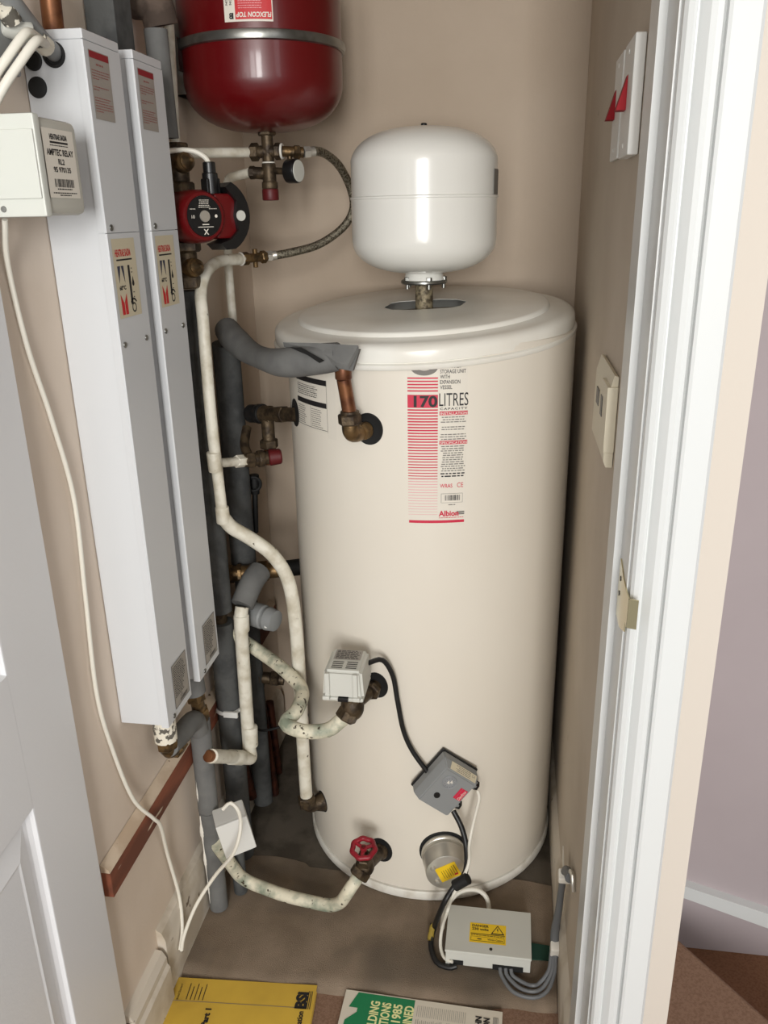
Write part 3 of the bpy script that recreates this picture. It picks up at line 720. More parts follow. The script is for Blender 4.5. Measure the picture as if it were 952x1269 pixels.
hs = thing('filling_loop_hose', 'braided steel filling loop hose curving behind the white vessel', 'hose', V((-0.3505, 1.7200, 1.3542)))
b = MB(); b.tube([V((-0.3673, 1.5850, 1.4392)), V((-0.3521, 1.6100, 1.4363)), V((-0.3338, 1.6500, 1.4172)), V((-0.3210, 1.6900, 1.3797)), V((-0.3177, 1.7000, 1.3414)), V((-0.3380, 1.6900, 1.3058)), V((-0.3815, 1.6600, 1.2756)), V((-0.4288, 1.6200, 1.2628)), V((-0.4589, 1.6000, 1.2581))], 0.0078, 14, smooth=True); b.build('braid', M_hose, hs)
b = MB(); a = V((-0.3830, 1.5750, 1.4363)); c = V((-0.3651, 1.5880, 1.4380)); b.nut(a, a+(c-a)*0.6, 0.0105); b.cyl(a, c, 0.0085); b.build('ferrule', M_bright, hs); b = MB()
a = V((-0.4517, 1.6030, 1.2594)); c = V((-0.4693, 1.5970, 1.2569)); b.cyl(a, c, 0.0088); b.nut(a+(c-a)*0.4, c, 0.0105); b.build('ferrule', M_bright, hs)
vv = thing('filling_valve', 'brass isolating valve joining the cross fitting to the braided hose', 'valve', V((-0.4031, 1.5700, 1.4286)))
a = TC+V((0.026, 0, 0)); c = V((-0.3830, 1.5750, 1.4363)); b = MB(); b.tube([a, c], 0.0092); b.nut(a+(c-a)*0.55, a+(c-a)*0.85, 0.0125); m_ = a+(c-a)*0.35; b.cyl(m_, m_+V((0, 0, -0.018)), 0.0045); b.sphere(m_+V((0, 0, -0.018)), 0.006, 12); b.build('valve_body', M_brass, vv)
vv = thing('filling_valve', 'brass isolating valve with square stem at the lower end of the hose', 'valve', V((-0.4851, 1.5800, 1.2550)))
a = V((-0.4693, 1.5970, 1.2569)); c = V((-0.5072, 1.5500, 1.2553)); b = MB(); b.tube([a, c], 0.0085); b.nut(a+(c-a)*0.05, a+(c-a)*0.25, 0.0118); b.nut(a+(c-a)*0.7, a+(c-a)*0.95, 0.0118); m_ = a+(c-a)*0.45; b.rcyl(m_+V((0, 0, 0.016)), m_+V((0, 0, -0.018)), 0.0048, 0.001, 10); b.build('valve_body', M_brass, vv)
b = MB(); b.torus(c+(a-c)*0.02, (a-c), 0.0105, 0.0020); lab(b.build('jointing_tape', M_tape, vv), 'white jointing tape')

# thin painted pipes
def pipe(name, pts, r, m, label, cat='pipe', fillet=0.03, smooth=False, group=None, n=16):
    o = MB().tube(pts, r, n, fillet, smooth).build(name, m)
    return tag(o, label, cat, group)
pipe('painted_pipe', [V((-0.5567, 1.4300, 1.6423)), V((-0.5663, 1.4300, 1.4313)), TC+V((-0.03, 0, 0.0))], 0.0085, M_pipepaint, 'thin cream painted pipe running down then across to the cross fitting', fillet=0.022)
pipe('painted_pipe', [TC+V((-0.036, 0, -0.034)), V((-0.5386, 1.6000, 1.3977)), V((-0.5593, 1.6300, 1.2379)), V((-0.5585, 1.6300, 1.1283)), V((-0.5574, 1.6300, 1.0798))], 0.0085, M_pipepaint, 'thin cream discharge pipe from the safety valve dropping behind the pump', fillet=0.02)
c1 = thing('painted_pipe', 'long cream painted pipe from the filling valve down to the lowest side fitting', 'pipe', V((-0.4027, 1.4000, 0.1789)))
b = MB(); b.tube([V((-0.5047, 1.5520, 1.2551)), V((-0.5272, 1.4900, 1.2544)), V((-0.5236, 1.4100, 1.2414)), V((-0.5237, 1.3750, 1.2108)), V((-0.5168, 1.3550, 1.1623)), V((-0.5140, 1.3441, 0.9977)), V((-0.5150, 1.3579, 0.8250))], 0.0102, 16, smooth=True); b.build('upper_pipe', M_pipepaint, c1)
b = MB(); b.rcyl(V((-0.5150, 1.3594, 0.8308)), V((-0.5150, 1.3601, 0.7989)), 0.0125); b.build('coupling', M_pipepaint, c1)
b = MB(); b.rcyl(V((-0.5160, 1.3429, 0.9396)), V((-0.5160, 1.3460, 0.9028)), 0.0120); b.build('tee_socket', M_pipepaint, c1)
b = MB(); b.tube([V((-0.5150, 1.3624, 0.8076)), V((-0.5042, 1.3750, 0.7840)), V((-0.4747, 1.3850, 0.7602)), V((-0.4361, 1.3950, 0.7231)), V((-0.4093, 1.4000, 0.6649)), V((-0.4005, 1.4000, 0.5642)), V((-0.4003, 1.4000, 0.4173)), V((-0.4008, 1.4000, 0.2811)), V((-0.4002, 1.4000, 0.1582))], 0.0132, 18, smooth=True); b.build('lower_pipe', M_pipepaint, c1)
b = MB(); b.tube([V((-0.5150, 1.3470, 0.9176)), V((-0.5102, 1.4000, 0.9035)), V((-0.4911, 1.4400, 0.8954))], 0.0085, 14, fillet=0.01); b.nut(V((-0.5032, 1.4200, 0.8994)), V((-0.4926, 1.4400, 0.8954)), 0.012); b.build('branch', M_pipepaint, c1)

# lowest left fitting
lf = thing('return_elbow', 'bronze elbow fitting at the cylinder lower left side', 'pipe fitting', V((-0.3924, 1.4000, 0.1380)))
a = V((TX, TY, 0))+tn(-142.4)*TR+V((0, 0, 0.138)); c = V((-0.3989, 1.3980, 0.1390))
b = MB(); b.lathe([(0.021, 0), (0.021, 0.004), (0.014, 0.02), (0.0135, 0.03)], a, c-a, 24); b.tube([a, c+(a-c)*0.1, c+V((0, 0, 0.02))], 0.0145, fillet=0.012); b.nut(c+V((0, 0, 0.004)), c+V((-0.001, 0, 0.028)), 0.0195); b.build('elbow', M_bronze, lf)

# flow pipe F and the motorised valve
pipe('painted_pipe', [V((-0.5400, 1.3990, 0.5525)), V((-0.4952, 1.4300, 0.4962)), V((-0.4261, 1.3850, 0.4805)), V((-0.3794, 1.3400, 0.4658)), V((-0.3741, 1.2800, 0.4600)), V((-0.3884, 1.2500, 0.4508)), V((-0.3528, 1.2350, 0.4467)), V((-0.3083, 1.2380, 0.4502)), V((-0.2863, 1.2430, 0.4659)), V((-0.2717, 1.2470, 0.4798))], 0.0135, M_greenpaint, 'verdigris stained cream pipe bending round to the motorised valve', smooth=True)
mvc = V((-0.262, 1.252, 0.495))
mv = thing('motorised_valve', 'motorised valve with pale grey vented head on the cylinder front', 'valve', mvc)
n = tn(-106.2); a = V((TX, TY, 0))+n*TR+V((0, 0, 0.495))
b = MB(); b.cyl(a, mvc, 0.012); b.nut(a+n*0.012, a+n*0.026, 0.0175); b.sphere(mvc, 0.0215, 24, (1, 1, 1.25)); 
q = V((-0.2713, 1.2450, 0.4794)); d = (q-mvc).normalized(); b.cyl(mvc, q-d*0.004, 0.0150); b.nut(q-d*0.012, q+d*0.008, 0.0205); b.rcyl(mvc+V((0, 0, 0.018)), mvc+V((0, 0, 0.044)), 0.0135)
b.build('valve_body', M_bronze, mv)
hb = V((-0.2675, 1.242, 0.5690))
b = MB()
lo = [(-0.0365, -0.040), (0.0365, -0.040), (0.0365, 0.044), (-0.0365, 0.044)]
A = [b.bm.verts.new(hb+V((u, v, -0.027))) for u, v in lo]; B = [b.bm.verts.new(hb+V((u*0.90, v*0.93, 0.026))) for u, v in lo]
for i in range(4): b.bm.faces.new((A[i], A[(i+1) % 4], B[(i+1) % 4], B[i]))
b.bm.faces.new(B); b.bm.faces.new(list(reversed(A))); bmesh.ops.bevel(b.bm, geom=b.bm.edges[:], offset=0.005, segments=3, affect='EDGES'); b.wn = True
b.box(hb+V((-0.027, -0.0405, 0.0)), (0.009, 0.006, 0.046), None, 0.002); b.box(hb+V((0.022, -0.0405, 0.0)), (0.009, 0.006, 0.046), None, 0.002)
b.box(hb+V((-0.029, -0.042, -0.024)), (0.013, 0.010, 0.008), None, 0.002); b.box(hb+V((0.024, -0.042, -0.024)), (0.013, 0.010, 0.008), None, 0.002)
act = b.build('actuator_cover', M_greylight, mv)
b = MB(); b.box(hb+V((0, 0.002, -0.030)), (0.070, 0.080, 0.008), None, 0.003); b.build('base_plate', M_greylight, mv)
b = MB(); b.box(hb+V((0.0, -0.040, -0.0275)), (0.018, 0.008, 0.007), None, 0.001); lab(b.build('manual_lever', M_black, mv), 'small black lever')
p = Print(planef(hb+V((0, 0, 0.0262)), (1, 0, 0), (0, 1, 0)))
p.rect(-0.024, 0.002, 0.024, 0.036, 0, 0)
for i in range(7): p.greek(-0.021, 0.021, 0.005+i*0.0043, 0.0020, 1, 1, 'L', 0.95)
lab(p.build('rating_label', [M_silver_label, M_ink], act), 'small grey printed rating label')
for i in range(4):
    for sx in (-1, 1): MB().box(hb+V((sx*0.0125, -0.006-i*0.0065, 0.0262)), (0.019, 0.0014, 0.0010)).build('vent_slot', M_black, act)

cb_ = MB(); cb_.tube([V((-0.2362, 1.2700, 0.5752)), V((-0.2119, 1.2920, 0.5708)), V((-0.1944, 1.3000, 0.5338)), V((-0.1862, 1.3000, 0.4795)), V((-0.1762, 1.3000, 0.4188)), V((-0.1598, 1.3000, 0.3753)), V((-0.1305, 1.2980, 0.3302))], 0.0047, 12, smooth=True)
tag(cb_.build('power_cable', M_blackcable), 'black cable curving from the motorised valve to the thermostat box', 'cable')
cb_ = MB(); cb_.tube([V((-0.0791, 1.2750, 0.2646)), V((-0.0627, 1.2620, 0.2398)), V((-0.0521, 1.2450, 0.2088)), V((-0.0515, 1.2150, 0.1796)), V((-0.0729, 1.2050, 0.1484)), V((-0.0895, 1.1900, 0.1226)), V((-0.1101, 1.2196, 0.0300)), V((-0.1138, 1.1942, 0.0120)), V((-0.1002, 1.1631, 0.0080)), V((-0.0768, 1.1539, 0.0080)), V((-0.0619, 1.1559, 0.0120))], 0.0052, 12, smooth=True)
tag(cb_.build('power_cable', M_blackcable), 'black cable dropping from the thermostat past the heater cap to the floor box', 'cable')
wc = MB(); wc.tube([V((-0.0345, 1.2750, 0.3154)), V((-0.0310, 1.2680, 0.3031)), V((-0.0389, 1.2620, 0.2611)), V((-0.0463, 1.2450, 0.2189)), V((-0.0458, 1.2150, 0.1992)), V((-0.0610, 1.2050, 0.1595)), V((-0.0753, 1.2000, 0.1300)), V((-0.0844, 1.2480, 0.0550)), V((-0.0940, 1.2141, 0.0380)), V((-0.0949, 1.1894, 0.0200)), V((-0.0854, 1.1669, 0.0160)), V((-0.0696, 1.1566, 0.0200))], 0.0032, 10, smooth=True)
tag(wc.build('power_cable', M_whitecable), 'thin white cable running from the thermostat down beside the heater cap', 'cable')
wc = MB(); wc.tube([V((-0.0953, 1.2311, 0.0200)), V((-0.0919, 1.2655, 0.0300)), V((-0.0717, 1.2945, 0.0450)), V((-0.0417, 1.3060, 0.0500)), V((-0.0173, 1.3068, 0.0400)), V((-0.0068, 1.2949, 0.0200)), V((-0.0099, 1.2501, 0.0120))], 0.0047, 12, smooth=True)
tag(wc.build('power_cable', M_whitecable), 'thick white cable looping behind the grey floor box', 'cable')
tp_ = MB(); tp_.tube([V((-0.1122, 1.2252, 0.0340)), V((-0.1159, 1.1996, 0.0200))], 0.0060, 12); tag(tp_.build('tape_wrap', M_oldyellow), 'dull yellow tape wrapped round the black cable', 'tape')
jb_ = MB(); a = V((-0.0579, 1.2000, 0.1704)); jb_.tube([a+V((0.012, 0, 0.008)), a+V((-0.012, 0, -0.012))], 0.0105, 14, smooth=True); tag(jb_.build('cable_boot', M_rubber), 'black rubber boot where the cables meet under the heater cap', 'cable boot')

# gate valve with red handwheel and the drain pipe
gv = thing('gate_valve', 'bronze gate valve with red handwheel at the cylinder foot', 'valve', V((-0.252, 1.255, 0.12)))
n = tn(-106); a = V((TX, TY, 0))+n*TR+V((0, 0, 0.108)); gc = V((-0.250, 1.258, 0.128))
b = MB(); b.lathe([(0.018, 0), (0.018, 0.006), (0.014, 0.014)], a, n, 20); b.tube([a, gc], 0.0145); b.sphere(gc, 0.019, 20, (1, 1, 1.15)); ax = V((0.02, -0.22, 0.97)).normalized()
b.nut(gc+ax*0.010, gc+ax*0.030, 0.0165); b.rcyl(gc+ax*0.028, gc+ax*0.044, 0.009, 0.001); b.cyl(gc+ax*0.04, gc+ax*0.060, 0.0045, n=12)
pe = V((-0.2613, 1.2450, 0.1134)); d = (pe-gc).normalized(); b.cyl(gc, pe, 0.0155); b.nut(pe-d*0.016, pe+d*0.002, 0.0205); b.build('valve_body', M_bronze, gv)
wq = gc+ax*0.056; b = MB(); b.torus(wq, ax, 0.0215, 0.0052, 48, 12, 0.05, 7); Rm = rotto(ax)
for k in range(3):
    a_ = 2*PI*k/3+0.5; dv = Rm @ V((math.cos(a_), math.sin(a_), 0)); b.tube([wq, wq+dv*0.02], 0.0038, 10)
b.rcyl(wq-ax*0.004, wq+ax*0.004, 0.007, 0.001, 16); lab(b.build('handwheel', M_wheel, gv), 'scalloped red handwheel')
pipe('painted_pipe', [pe-d*0.004, pe+d*0.03, V((-0.3059, 1.2432, 0.0300)), V((-0.4204, 1.2613, 0.0280)), V((-0.5162, 1.2849, 0.0350)), V((-0.5350, 1.2251, 0.1740))], 0.0128, M_greenpaint, 'stained cream drain pipe running along the carpet from the gate valve', fillet=0.035)

# G pipe: white U shaped pipe in front of the foam pipes
gp = thing('painted_pipe', 'cream painted pipe dropping straight then turning left into grey foam', 'pipe', V((-0.4985, 1.3600, 0.3011)))
b = MB(); b.tube([V((-0.5075, 1.4000, 0.6075)), V((-0.5094, 1.3900, 0.5842)), V((-0.5107, 1.3800, 0.2895)), V((-0.5055, 1.3750, 0.2697)), V((-0.5260, 1.3300, 0.3048)), V((-0.5300, 1.2283, 0.3809))], 0.0135, 18, fillet=0.018); b.build('tube', M_pipepaint, gp)
for q0, q1 in ((V((-0.5080, 1.3930, 0.5934)), V((-0.5089, 1.3920, 0.5582))), (V((-0.5048, 1.3800, 0.3452)), V((-0.5059, 1.3780, 0.2994))), (V((-0.5168, 1.3500, 0.2890)), V((-0.5315, 1.3180, 0.3131)))):
    MB().rcyl(q0, q1, 0.0152).build('elbow_collar', M_pipepaint, gp)
b = MB(); b.rcyl(V((-0.5300, 1.2357, 0.3755)), V((-0.5355, 1.2227, 0.3846)), 0.0115); lab(b.build('copper_end', M_copper, gp), 'bare copper end')
b = MB(); b.tube([V((-0.4890, 1.4700, 0.6537)), V((-0.4975, 1.4400, 0.6420)), V((-0.5090, 1.4050, 0.6085))], 0.0235, 20, smooth=True); lab(b.build('foam_sleeve', M_foam, gp), 'grey foam sleeve over the top bend')
ab = thing('bypass_valve', 'grey plastic headed bypass valve behind the cream dropping pipe', 'valve', V((-0.4846, 1.4500, 0.5603)))
a = V((-0.5248, 1.4600, 0.5676)); c = V((-0.4482, 1.4300, 0.5636)); d = (c-a).normalized(); b = MB(); b.lathe([(0.020, 0), (0.025, 0.006), (0.025, (c-a).length*0.60), (0.0225, (c-a).length*0.64), (0.0225, (c-a).length*0.70), (0.0245, (c-a).length*0.74), (0.0215, (c-a).length*0.97), (0.012, (c-a).length), (0, (c-a).length)], a, d, 28); b.build('head', M_greyplastic, ab)
b = MB(); b.box(V((-0.4659, 1.4150, 0.5595)), (0.008, 0.003, 0.008), None, 0.001); lab(b.build('pointer', M_white, ab), 'white setting pointer')
b = MB(); b.tube([a, a+V((-0.03, 0.03, -0.005))], 0.012); b.build('valve_body', M_bronze, ab)

sf = thing('side_union', 'corroded brass union at the cylinder mid left beside the foam pipes', 'pipe fitting', V((-0.5557, 1.5500, 0.6074)))
a = V((-0.5764, 1.5000, 0.6288)); c = V((-0.4667, 1.5250, 0.6341)); b = MB(); b.tube([a, c], 0.0165); 
for t0, t1, r_ in ((0.08, 0.18, 0.020), (0.24, 0.34, 0.0195), (0.62, 0.82, 0.0215)): b.nut(a+(c-a)*t0, a+(c-a)*t1, r_)
b.build('body', M_brass, sf)
b = MB(); b.cyl(c, V((-0.4196, 1.5450, 0.6350)), 0.0175); lab(b.build('tail', M_rubber, sf), 'black rubber tail entering the cylinder')

# ================================================================= FOAM LAGGED PIPES ON THE LEFT
A0 = V((-0.5500, 1.3925, 0.7984))
ax_, ay_ = -0.552, 1.395
fa = thing('lagged_pipe', 'dark grey foam lagged riser directly behind the boilers', 'lagged pipe', (ax_, ay_, 0.0))
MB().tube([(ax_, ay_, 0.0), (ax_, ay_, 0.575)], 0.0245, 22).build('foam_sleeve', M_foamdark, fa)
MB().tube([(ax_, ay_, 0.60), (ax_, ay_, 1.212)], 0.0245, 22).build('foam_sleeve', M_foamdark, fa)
MB().tube([(ax_, ay_, 0.57), (ax_, ay_, 0.605)], 0.013, 16).build('brass_joint', M_bronze, fa)
MB().tube([(ax_+0.004, ay_-0.04, 1.448), (ax_+0.004, ay_-0.045, 1.598)], 0.0175, 22).build('foam_sleeve', M_foam, fa)
b = MB(); b.torus((ax_, ay_, 0.3775), (0, 0, 1), 0.0255, 0.004, 28, 8); b.box((ax_+0.012, ay_-0.026, 0.3775), (0.030, 0.006, 0.013), None, 0.001); lab(b.build('pipe_clip', M_white, fa), 'white plastic pipe clip')
b = MB(); b.tube([(ax_+0.006, ay_-0.060, 1.505), (ax_+0.002, ay_-0.062, 1.525), (ax_-0.001, ay_-0.063, 1.550)], 0.003, 8, smooth=True); lab(b.build('paint_drip', M_tape, fa), 'white paint blob')
pt = V((-0.5480, 1.5510, 0.9802))
fb_ = thing('lagged_pipe', 'grey foam lagged pipe in the back corner under the split branch', 'lagged pipe', (-0.55, 1.552, 0.0))
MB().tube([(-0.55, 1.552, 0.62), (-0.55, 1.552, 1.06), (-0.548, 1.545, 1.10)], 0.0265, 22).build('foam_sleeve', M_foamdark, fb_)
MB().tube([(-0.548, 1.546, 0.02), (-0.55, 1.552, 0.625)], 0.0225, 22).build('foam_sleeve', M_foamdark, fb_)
pf = thing('lagged_pipe', 'grey foam lagged pipe dropping to the floor by the left skirting', 'lagged pipe', (-0.554, 1.243, 0.0))
MB().tube([(-0.554, 1.243, 0.245), (-0.552, 1.243, 0.452)], 0.0195, 22).build('foam_sleeve', M_foam, pf)
MB().tube([(-0.554, 1.243, 0.002), (-0.554, 1.243, 0.243)], 0.0185, 22).build('foam_sleeve', M_foam, pf)
b = MB(); b.tube([V((-0.5480, 1.0957, 0.4958)), V((-0.5480, 1.1423, 0.4840)), V((-0.5480, 1.2081, 0.4709)), V((-0.5500, 1.2287, 0.4359))], 0.0185, 20, smooth=True); b.build('foam_elbow', M_foam, pf)
for (za, zb, w_) in ((0.325, 0.255, 0.0030), (0.238, 0.165, 0.0055), (0.175, 0.09, 0.0045), (0.10, 0.02, 0.0030)):
    b = MB(); b.tube([(-0.5665, 1.2300, za), (-0.5655, 1.2292, (za+zb)/2), (-0.5668, 1.2305, zb)], w_, 8, rf=lambda t: 0.25+0.9*math.sin(PI*min(1, max(0, t)))*(0.7+0.3*math.sin(t*31)))
    lab(b.build('paint_run', M_tape, pf), 'cream paint run down the foam')
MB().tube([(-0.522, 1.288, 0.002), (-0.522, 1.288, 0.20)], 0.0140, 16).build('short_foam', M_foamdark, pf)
# corroded stubs below boilers
st = thing('boiler_stub', 'flaking white stub with brass elbow under the nearer boiler', 'pipe fitting', V((-0.5480, 1.0910, 0.4912)))
b = MB(); b.tube([V((-0.5500, 1.0971, 0.5580)), V((-0.5500, 1.0972, 0.5090))], 0.0190, 18); b.build('stub', M_flaky, st)
b = MB(); b.tube([V((-0.5490, 1.0967, 0.5158)), V((-0.5490, 1.0980, 0.4828)), V((-0.5490, 1.1406, 0.4685))], 0.0130, 16, fillet=0.012); b.nut(V((-0.5490, 1.0960, 0.5131)), V((-0.5490, 1.0973, 0.4930)), 0.0185); b.nut(V((-0.5490, 1.1138, 0.4762)), V((-0.5490, 1.1410, 0.4699)), 0.0175); b.build('elbow', M_brass, st)
st = thing('boiler_stub', 'grey stub with brass union under the farther boiler', 'pipe fitting', V((-0.5480, 1.2443, 0.4518)))
b = MB(); b.tube([(-0.55, 1.222, 0.583), (-0.548, 1.226, 0.52)], 0.0205, 18); b.build('stub', M_foam, st)
b = MB(); b.tube([(-0.548, 1.226, 0.52), (-0.546, 1.24, 0.45)], 0.0125, 16); b.nut((-0.548, 1.226, 0.522), (-0.548, 1.230, 0.502), 0.0185); b.nut((-0.546, 1.236, 0.478), (-0.546, 1.24, 0.458), 0.0165); b.build('union', M_brass, st)

# background clutter in the dark corner
def bg(name, pts, r, m, label, smooth=False): return pipe(name, pts, r, m, label, smooth=smooth, fillet=0.02)
bg('copper_pipe', [V((-0.5587, 1.6000, 0.3332)), V((-0.5484, 1.6000, 0.1460)), V((-0.5384, 1.6000, -0.0055))], 0.0125, M_oldcopper, 'dull copper pipe in the dark corner left of the cylinder')
bg('copper_pipe', [V((-0.5594, 1.6800, 0.2058)), V((-0.5505, 1.6800, -0.0083))], 0.0105, M_oldcopper, 'farther dull copper pipe low in the back corner')
bg('copper_pipe', [V((-0.5821, 1.5200, 0.1557)), V((-0.5670, 1.5200, 0.0487))], 0.0125, M_oldcopper, 'short copper pipe behind the junction box')
bg('lagged_pipe', [V((-0.5398, 1.6600, 0.7387)), V((-0.5496, 1.6600, 0.6025))], 0.012, M_rubber, 'short black lagged pipe behind the union') if 0 else None
cf = thing('corner_valve', 'black fitting on the back corner pipe below the red-capped valve', 'valve', V((-0.5354, 1.6000, 0.7958)))
b = MB(); b.rcyl(V((-0.5285, 1.6000, 0.8175)), V((-0.5299, 1.6000, 0.7742)), 0.0100); b.rcyl(V((-0.5299, 1.6000, 0.7742)), V((-0.5347, 1.6000, 0.6855)), 0.006); b.torus(V((-0.5269, 1.5850, 0.8009)), (0.3, -1, 0), 0.015, 0.0035, 24, 8); b.build('body', M_rubber, cf)
cv = thing('corner_tee', 'bronze tee fitting behind the verdigris pipe', 'pipe fitting', V((-0.5315, 1.5600, 0.3591)))
b = MB(); b.tube([V((-0.5682, 1.5500, 0.3562)), V((-0.4815, 1.5600, 0.3481))], 0.0135); b.nut(V((-0.5530, 1.5500, 0.3573)), V((-0.5305, 1.5500, 0.3569)), 0.018); b.nut(V((-0.5081, 1.5500, 0.3564)), V((-0.4895, 1.5500, 0.3557)), 0.018); b.tube([V((-0.5376, 1.5600, 0.3524)), V((-0.5521, 1.5800, 0.2880))], 0.0125); b.build('body', M_bronze, cv)
pipe('wiring', [V((-0.5486, 1.4500, 0.2937)), V((-0.5119, 1.5000, 0.2521)), V((-0.4507, 1.5500, 0.2510)), V((-0.4264, 1.6200, 0.2327))], 0.003, M_blackcable, 'thin dark wire crossing the gap low left of the cylinder', 'cable', smooth=True, n=8)

# ================================================================= CIRCULATION PUMP
pc = V((-0.540, 1.365, 1.330)); pd = V((0.777, -0.63, 0.02)).normalized()
pu = thing('circulation_pump', 'dark red circulation pump with black control face right of the boilers', 'pump', (-0.548, 1.365, 1.27))
b = MB(); b.sphere(pc, 0.038, 28, (1, 1, 1)); b.lathe([(0.040, -0.01), (0.041, 0.0), (0.041, 0.022), (0.0405, 0.056), (0.038, 0.066), (0.0355, 0.069), (0, 0.069)], pc, pd, 40); b.build('housing', M_red, pu)
U = V((0, 0, 1)).cross(pd).normalized()
b = MB(); b.lathe([(0.031, 0), (0.0305, 0.001), (0, 0.0012)], pc+pd*0.0695, pd, 40); fpl = lab(b.build('face_plate', M_black, pu), 'black face plate')
b = MB(); b.lathe([(0.009, 0), (0.0085, 0.002), (0, 0.0022)], pc+pd*0.0705, pd, 24); lab(b.build('vent_screw', M_bright, fpl), 'steel vent screw')
p = Print(planef(pc+pd*0.0711, U, V((0, 0, 1)))); 
for i in range(5): p.greek(-0.014, 0.014, 0.013+i*0.0026, 0.0009, 0, 1, 'C', 0.8-0.05*i)
p.greek(-0.026, -0.010, 0.0105, 0.0008, 0, 1); p.greek(0.008, 0.026, 0.0105, 0.0008, 0, 1)
p.rect(-0.014, -0.0165, 0.014, -0.0155, 0, 1); p.poly([(-0.0045, -0.0275), (-0.0025, -0.0275), (0.0045, -0.019), (0.0025, -0.019)], 0, 1); p.poly([(0.0025, -0.0275), (0.0045, -0.0275), (-0.0025, -0.019), (-0.0045, -0.019)], 0, 1)
p.text('10', -0.024, -0.003, 0.005, 0, 1); p.disc(0.020, 0.0, 0.0025, 0, 1); p.rect(-0.006, -0.013, 0.006, -0.0115, 0, 1)
lab(p.build('face_print', [M_paper], fpl), 'white printed marks')
# control box on the right of the motor (axis end towards +U)
cbx = pc+pd*0.048+U*0.048
b = MB(); R3 = Matrix((U, V((0, 0, 1)), pd)).transposed(); b.box(pc+pd*0.036+U*0.048, (0.040, 0.070, 0.042), R3, 0.005); cbo = lab(b.build('control_box', M_red, pu), 'red control box')
b = MB(); arc = []
for k in range(13):
    a_ = math.radians(-62+124*k/12); arc.append(pc+U*(0.028+0.060*math.cos(a_)+0.001)+V((0, 0, 0.058*math.sin(a_)))+pd*0.018)
inn = [pc+U*uu+V((0, 0, zz))+pd*0.018 for uu, zz in ((0.046, 0.044), (0.066, 0.022), (0.061, 0.0), (0.066, -0.022), (0.050, -0.036), (0.030, -0.042), (0.040, -0.052))]
b.prism(arc+inn, pd*0.046); lab(b.build('terminal_cover', M_black, pu), 'black curved terminal cover')
b = MB(); q = pc+pd*0.0645+U*0.071; b.lathe([(0.0085, 0), (0.008, 0.0018), (0, 0.002)], q, pd, 24); lab(b.build('speed_knob', M_greylight, cbo), 'grey speed knob')
b = MB(); q = pc+U*0.034+pd*0.04; b.rcyl(q+V((0, 0, 0.033)), q+V((0.0, 0, 0.066)), 0.0125); b.rcyl(q+V((0, 0, 0.060)), q+V((0, 0, 0.082)), 0.0100, 0.002); b.box(q+V((0, 0, 0.045)), (0.026, 0.026, 0.020), R3, 0.003); lab(b.build('plug_connector', M_black, pu), 'black plug-in cable connector')
cq = q+V((0, 0, 0.080))
b = MB(); b.tube([cq, cq+V((-0.006, 0, 0.009)), cq+V((-0.022, -0.004, 0.018)), cq+V((-0.045, -0.02, 0.019)), cq+V((-0.062, -0.09, 0.008)), cq+V((-0.068, -0.13, -0.002))], 0.004, 10, smooth=True)
tag(b.build('power_cable', M_whitecable), 'white cable arching from the boilers to the top of the pump', 'cable')
for sgn, label in ((1, 'dark brass valve with round boss above the pump'), (-1, 'dark brass valve with conical boss below the pump')):
    pvl = thing('pump_valve', label, 'valve', pc+V((0, 0, 0.05*sgn)))
    b = MB(); b.nut(pc+V((0, 0, 0.036*sgn)), pc+V((0, 0, 0.054*sgn)), 0.026); b.rcyl(pc+V((0, 0, 0.054*sgn)), pc+V((0, 0, 0.10*sgn)), 0.018); b.nut(pc+V((0, 0, 0.092*sgn)), pc+V((0, 0, 0.112*sgn)), 0.0205)
    b.build('valve_body', M_bronze, pvl)
    q = pc+V((0, 0, 0.080*sgn)); b = MB()
    b.lathe([(0.016, 0.0), (0.016, 0.018), (0.0145, 0.022), (0.015, 0.026), (0.012, 0.030), (0.0125, 0.034), (0.006, 0.042), (0.003, 0.048), (0, 0.049)], q, V((0.75, -0.6, 0.1)), 20); b.build('boss', M_brass, pvl)

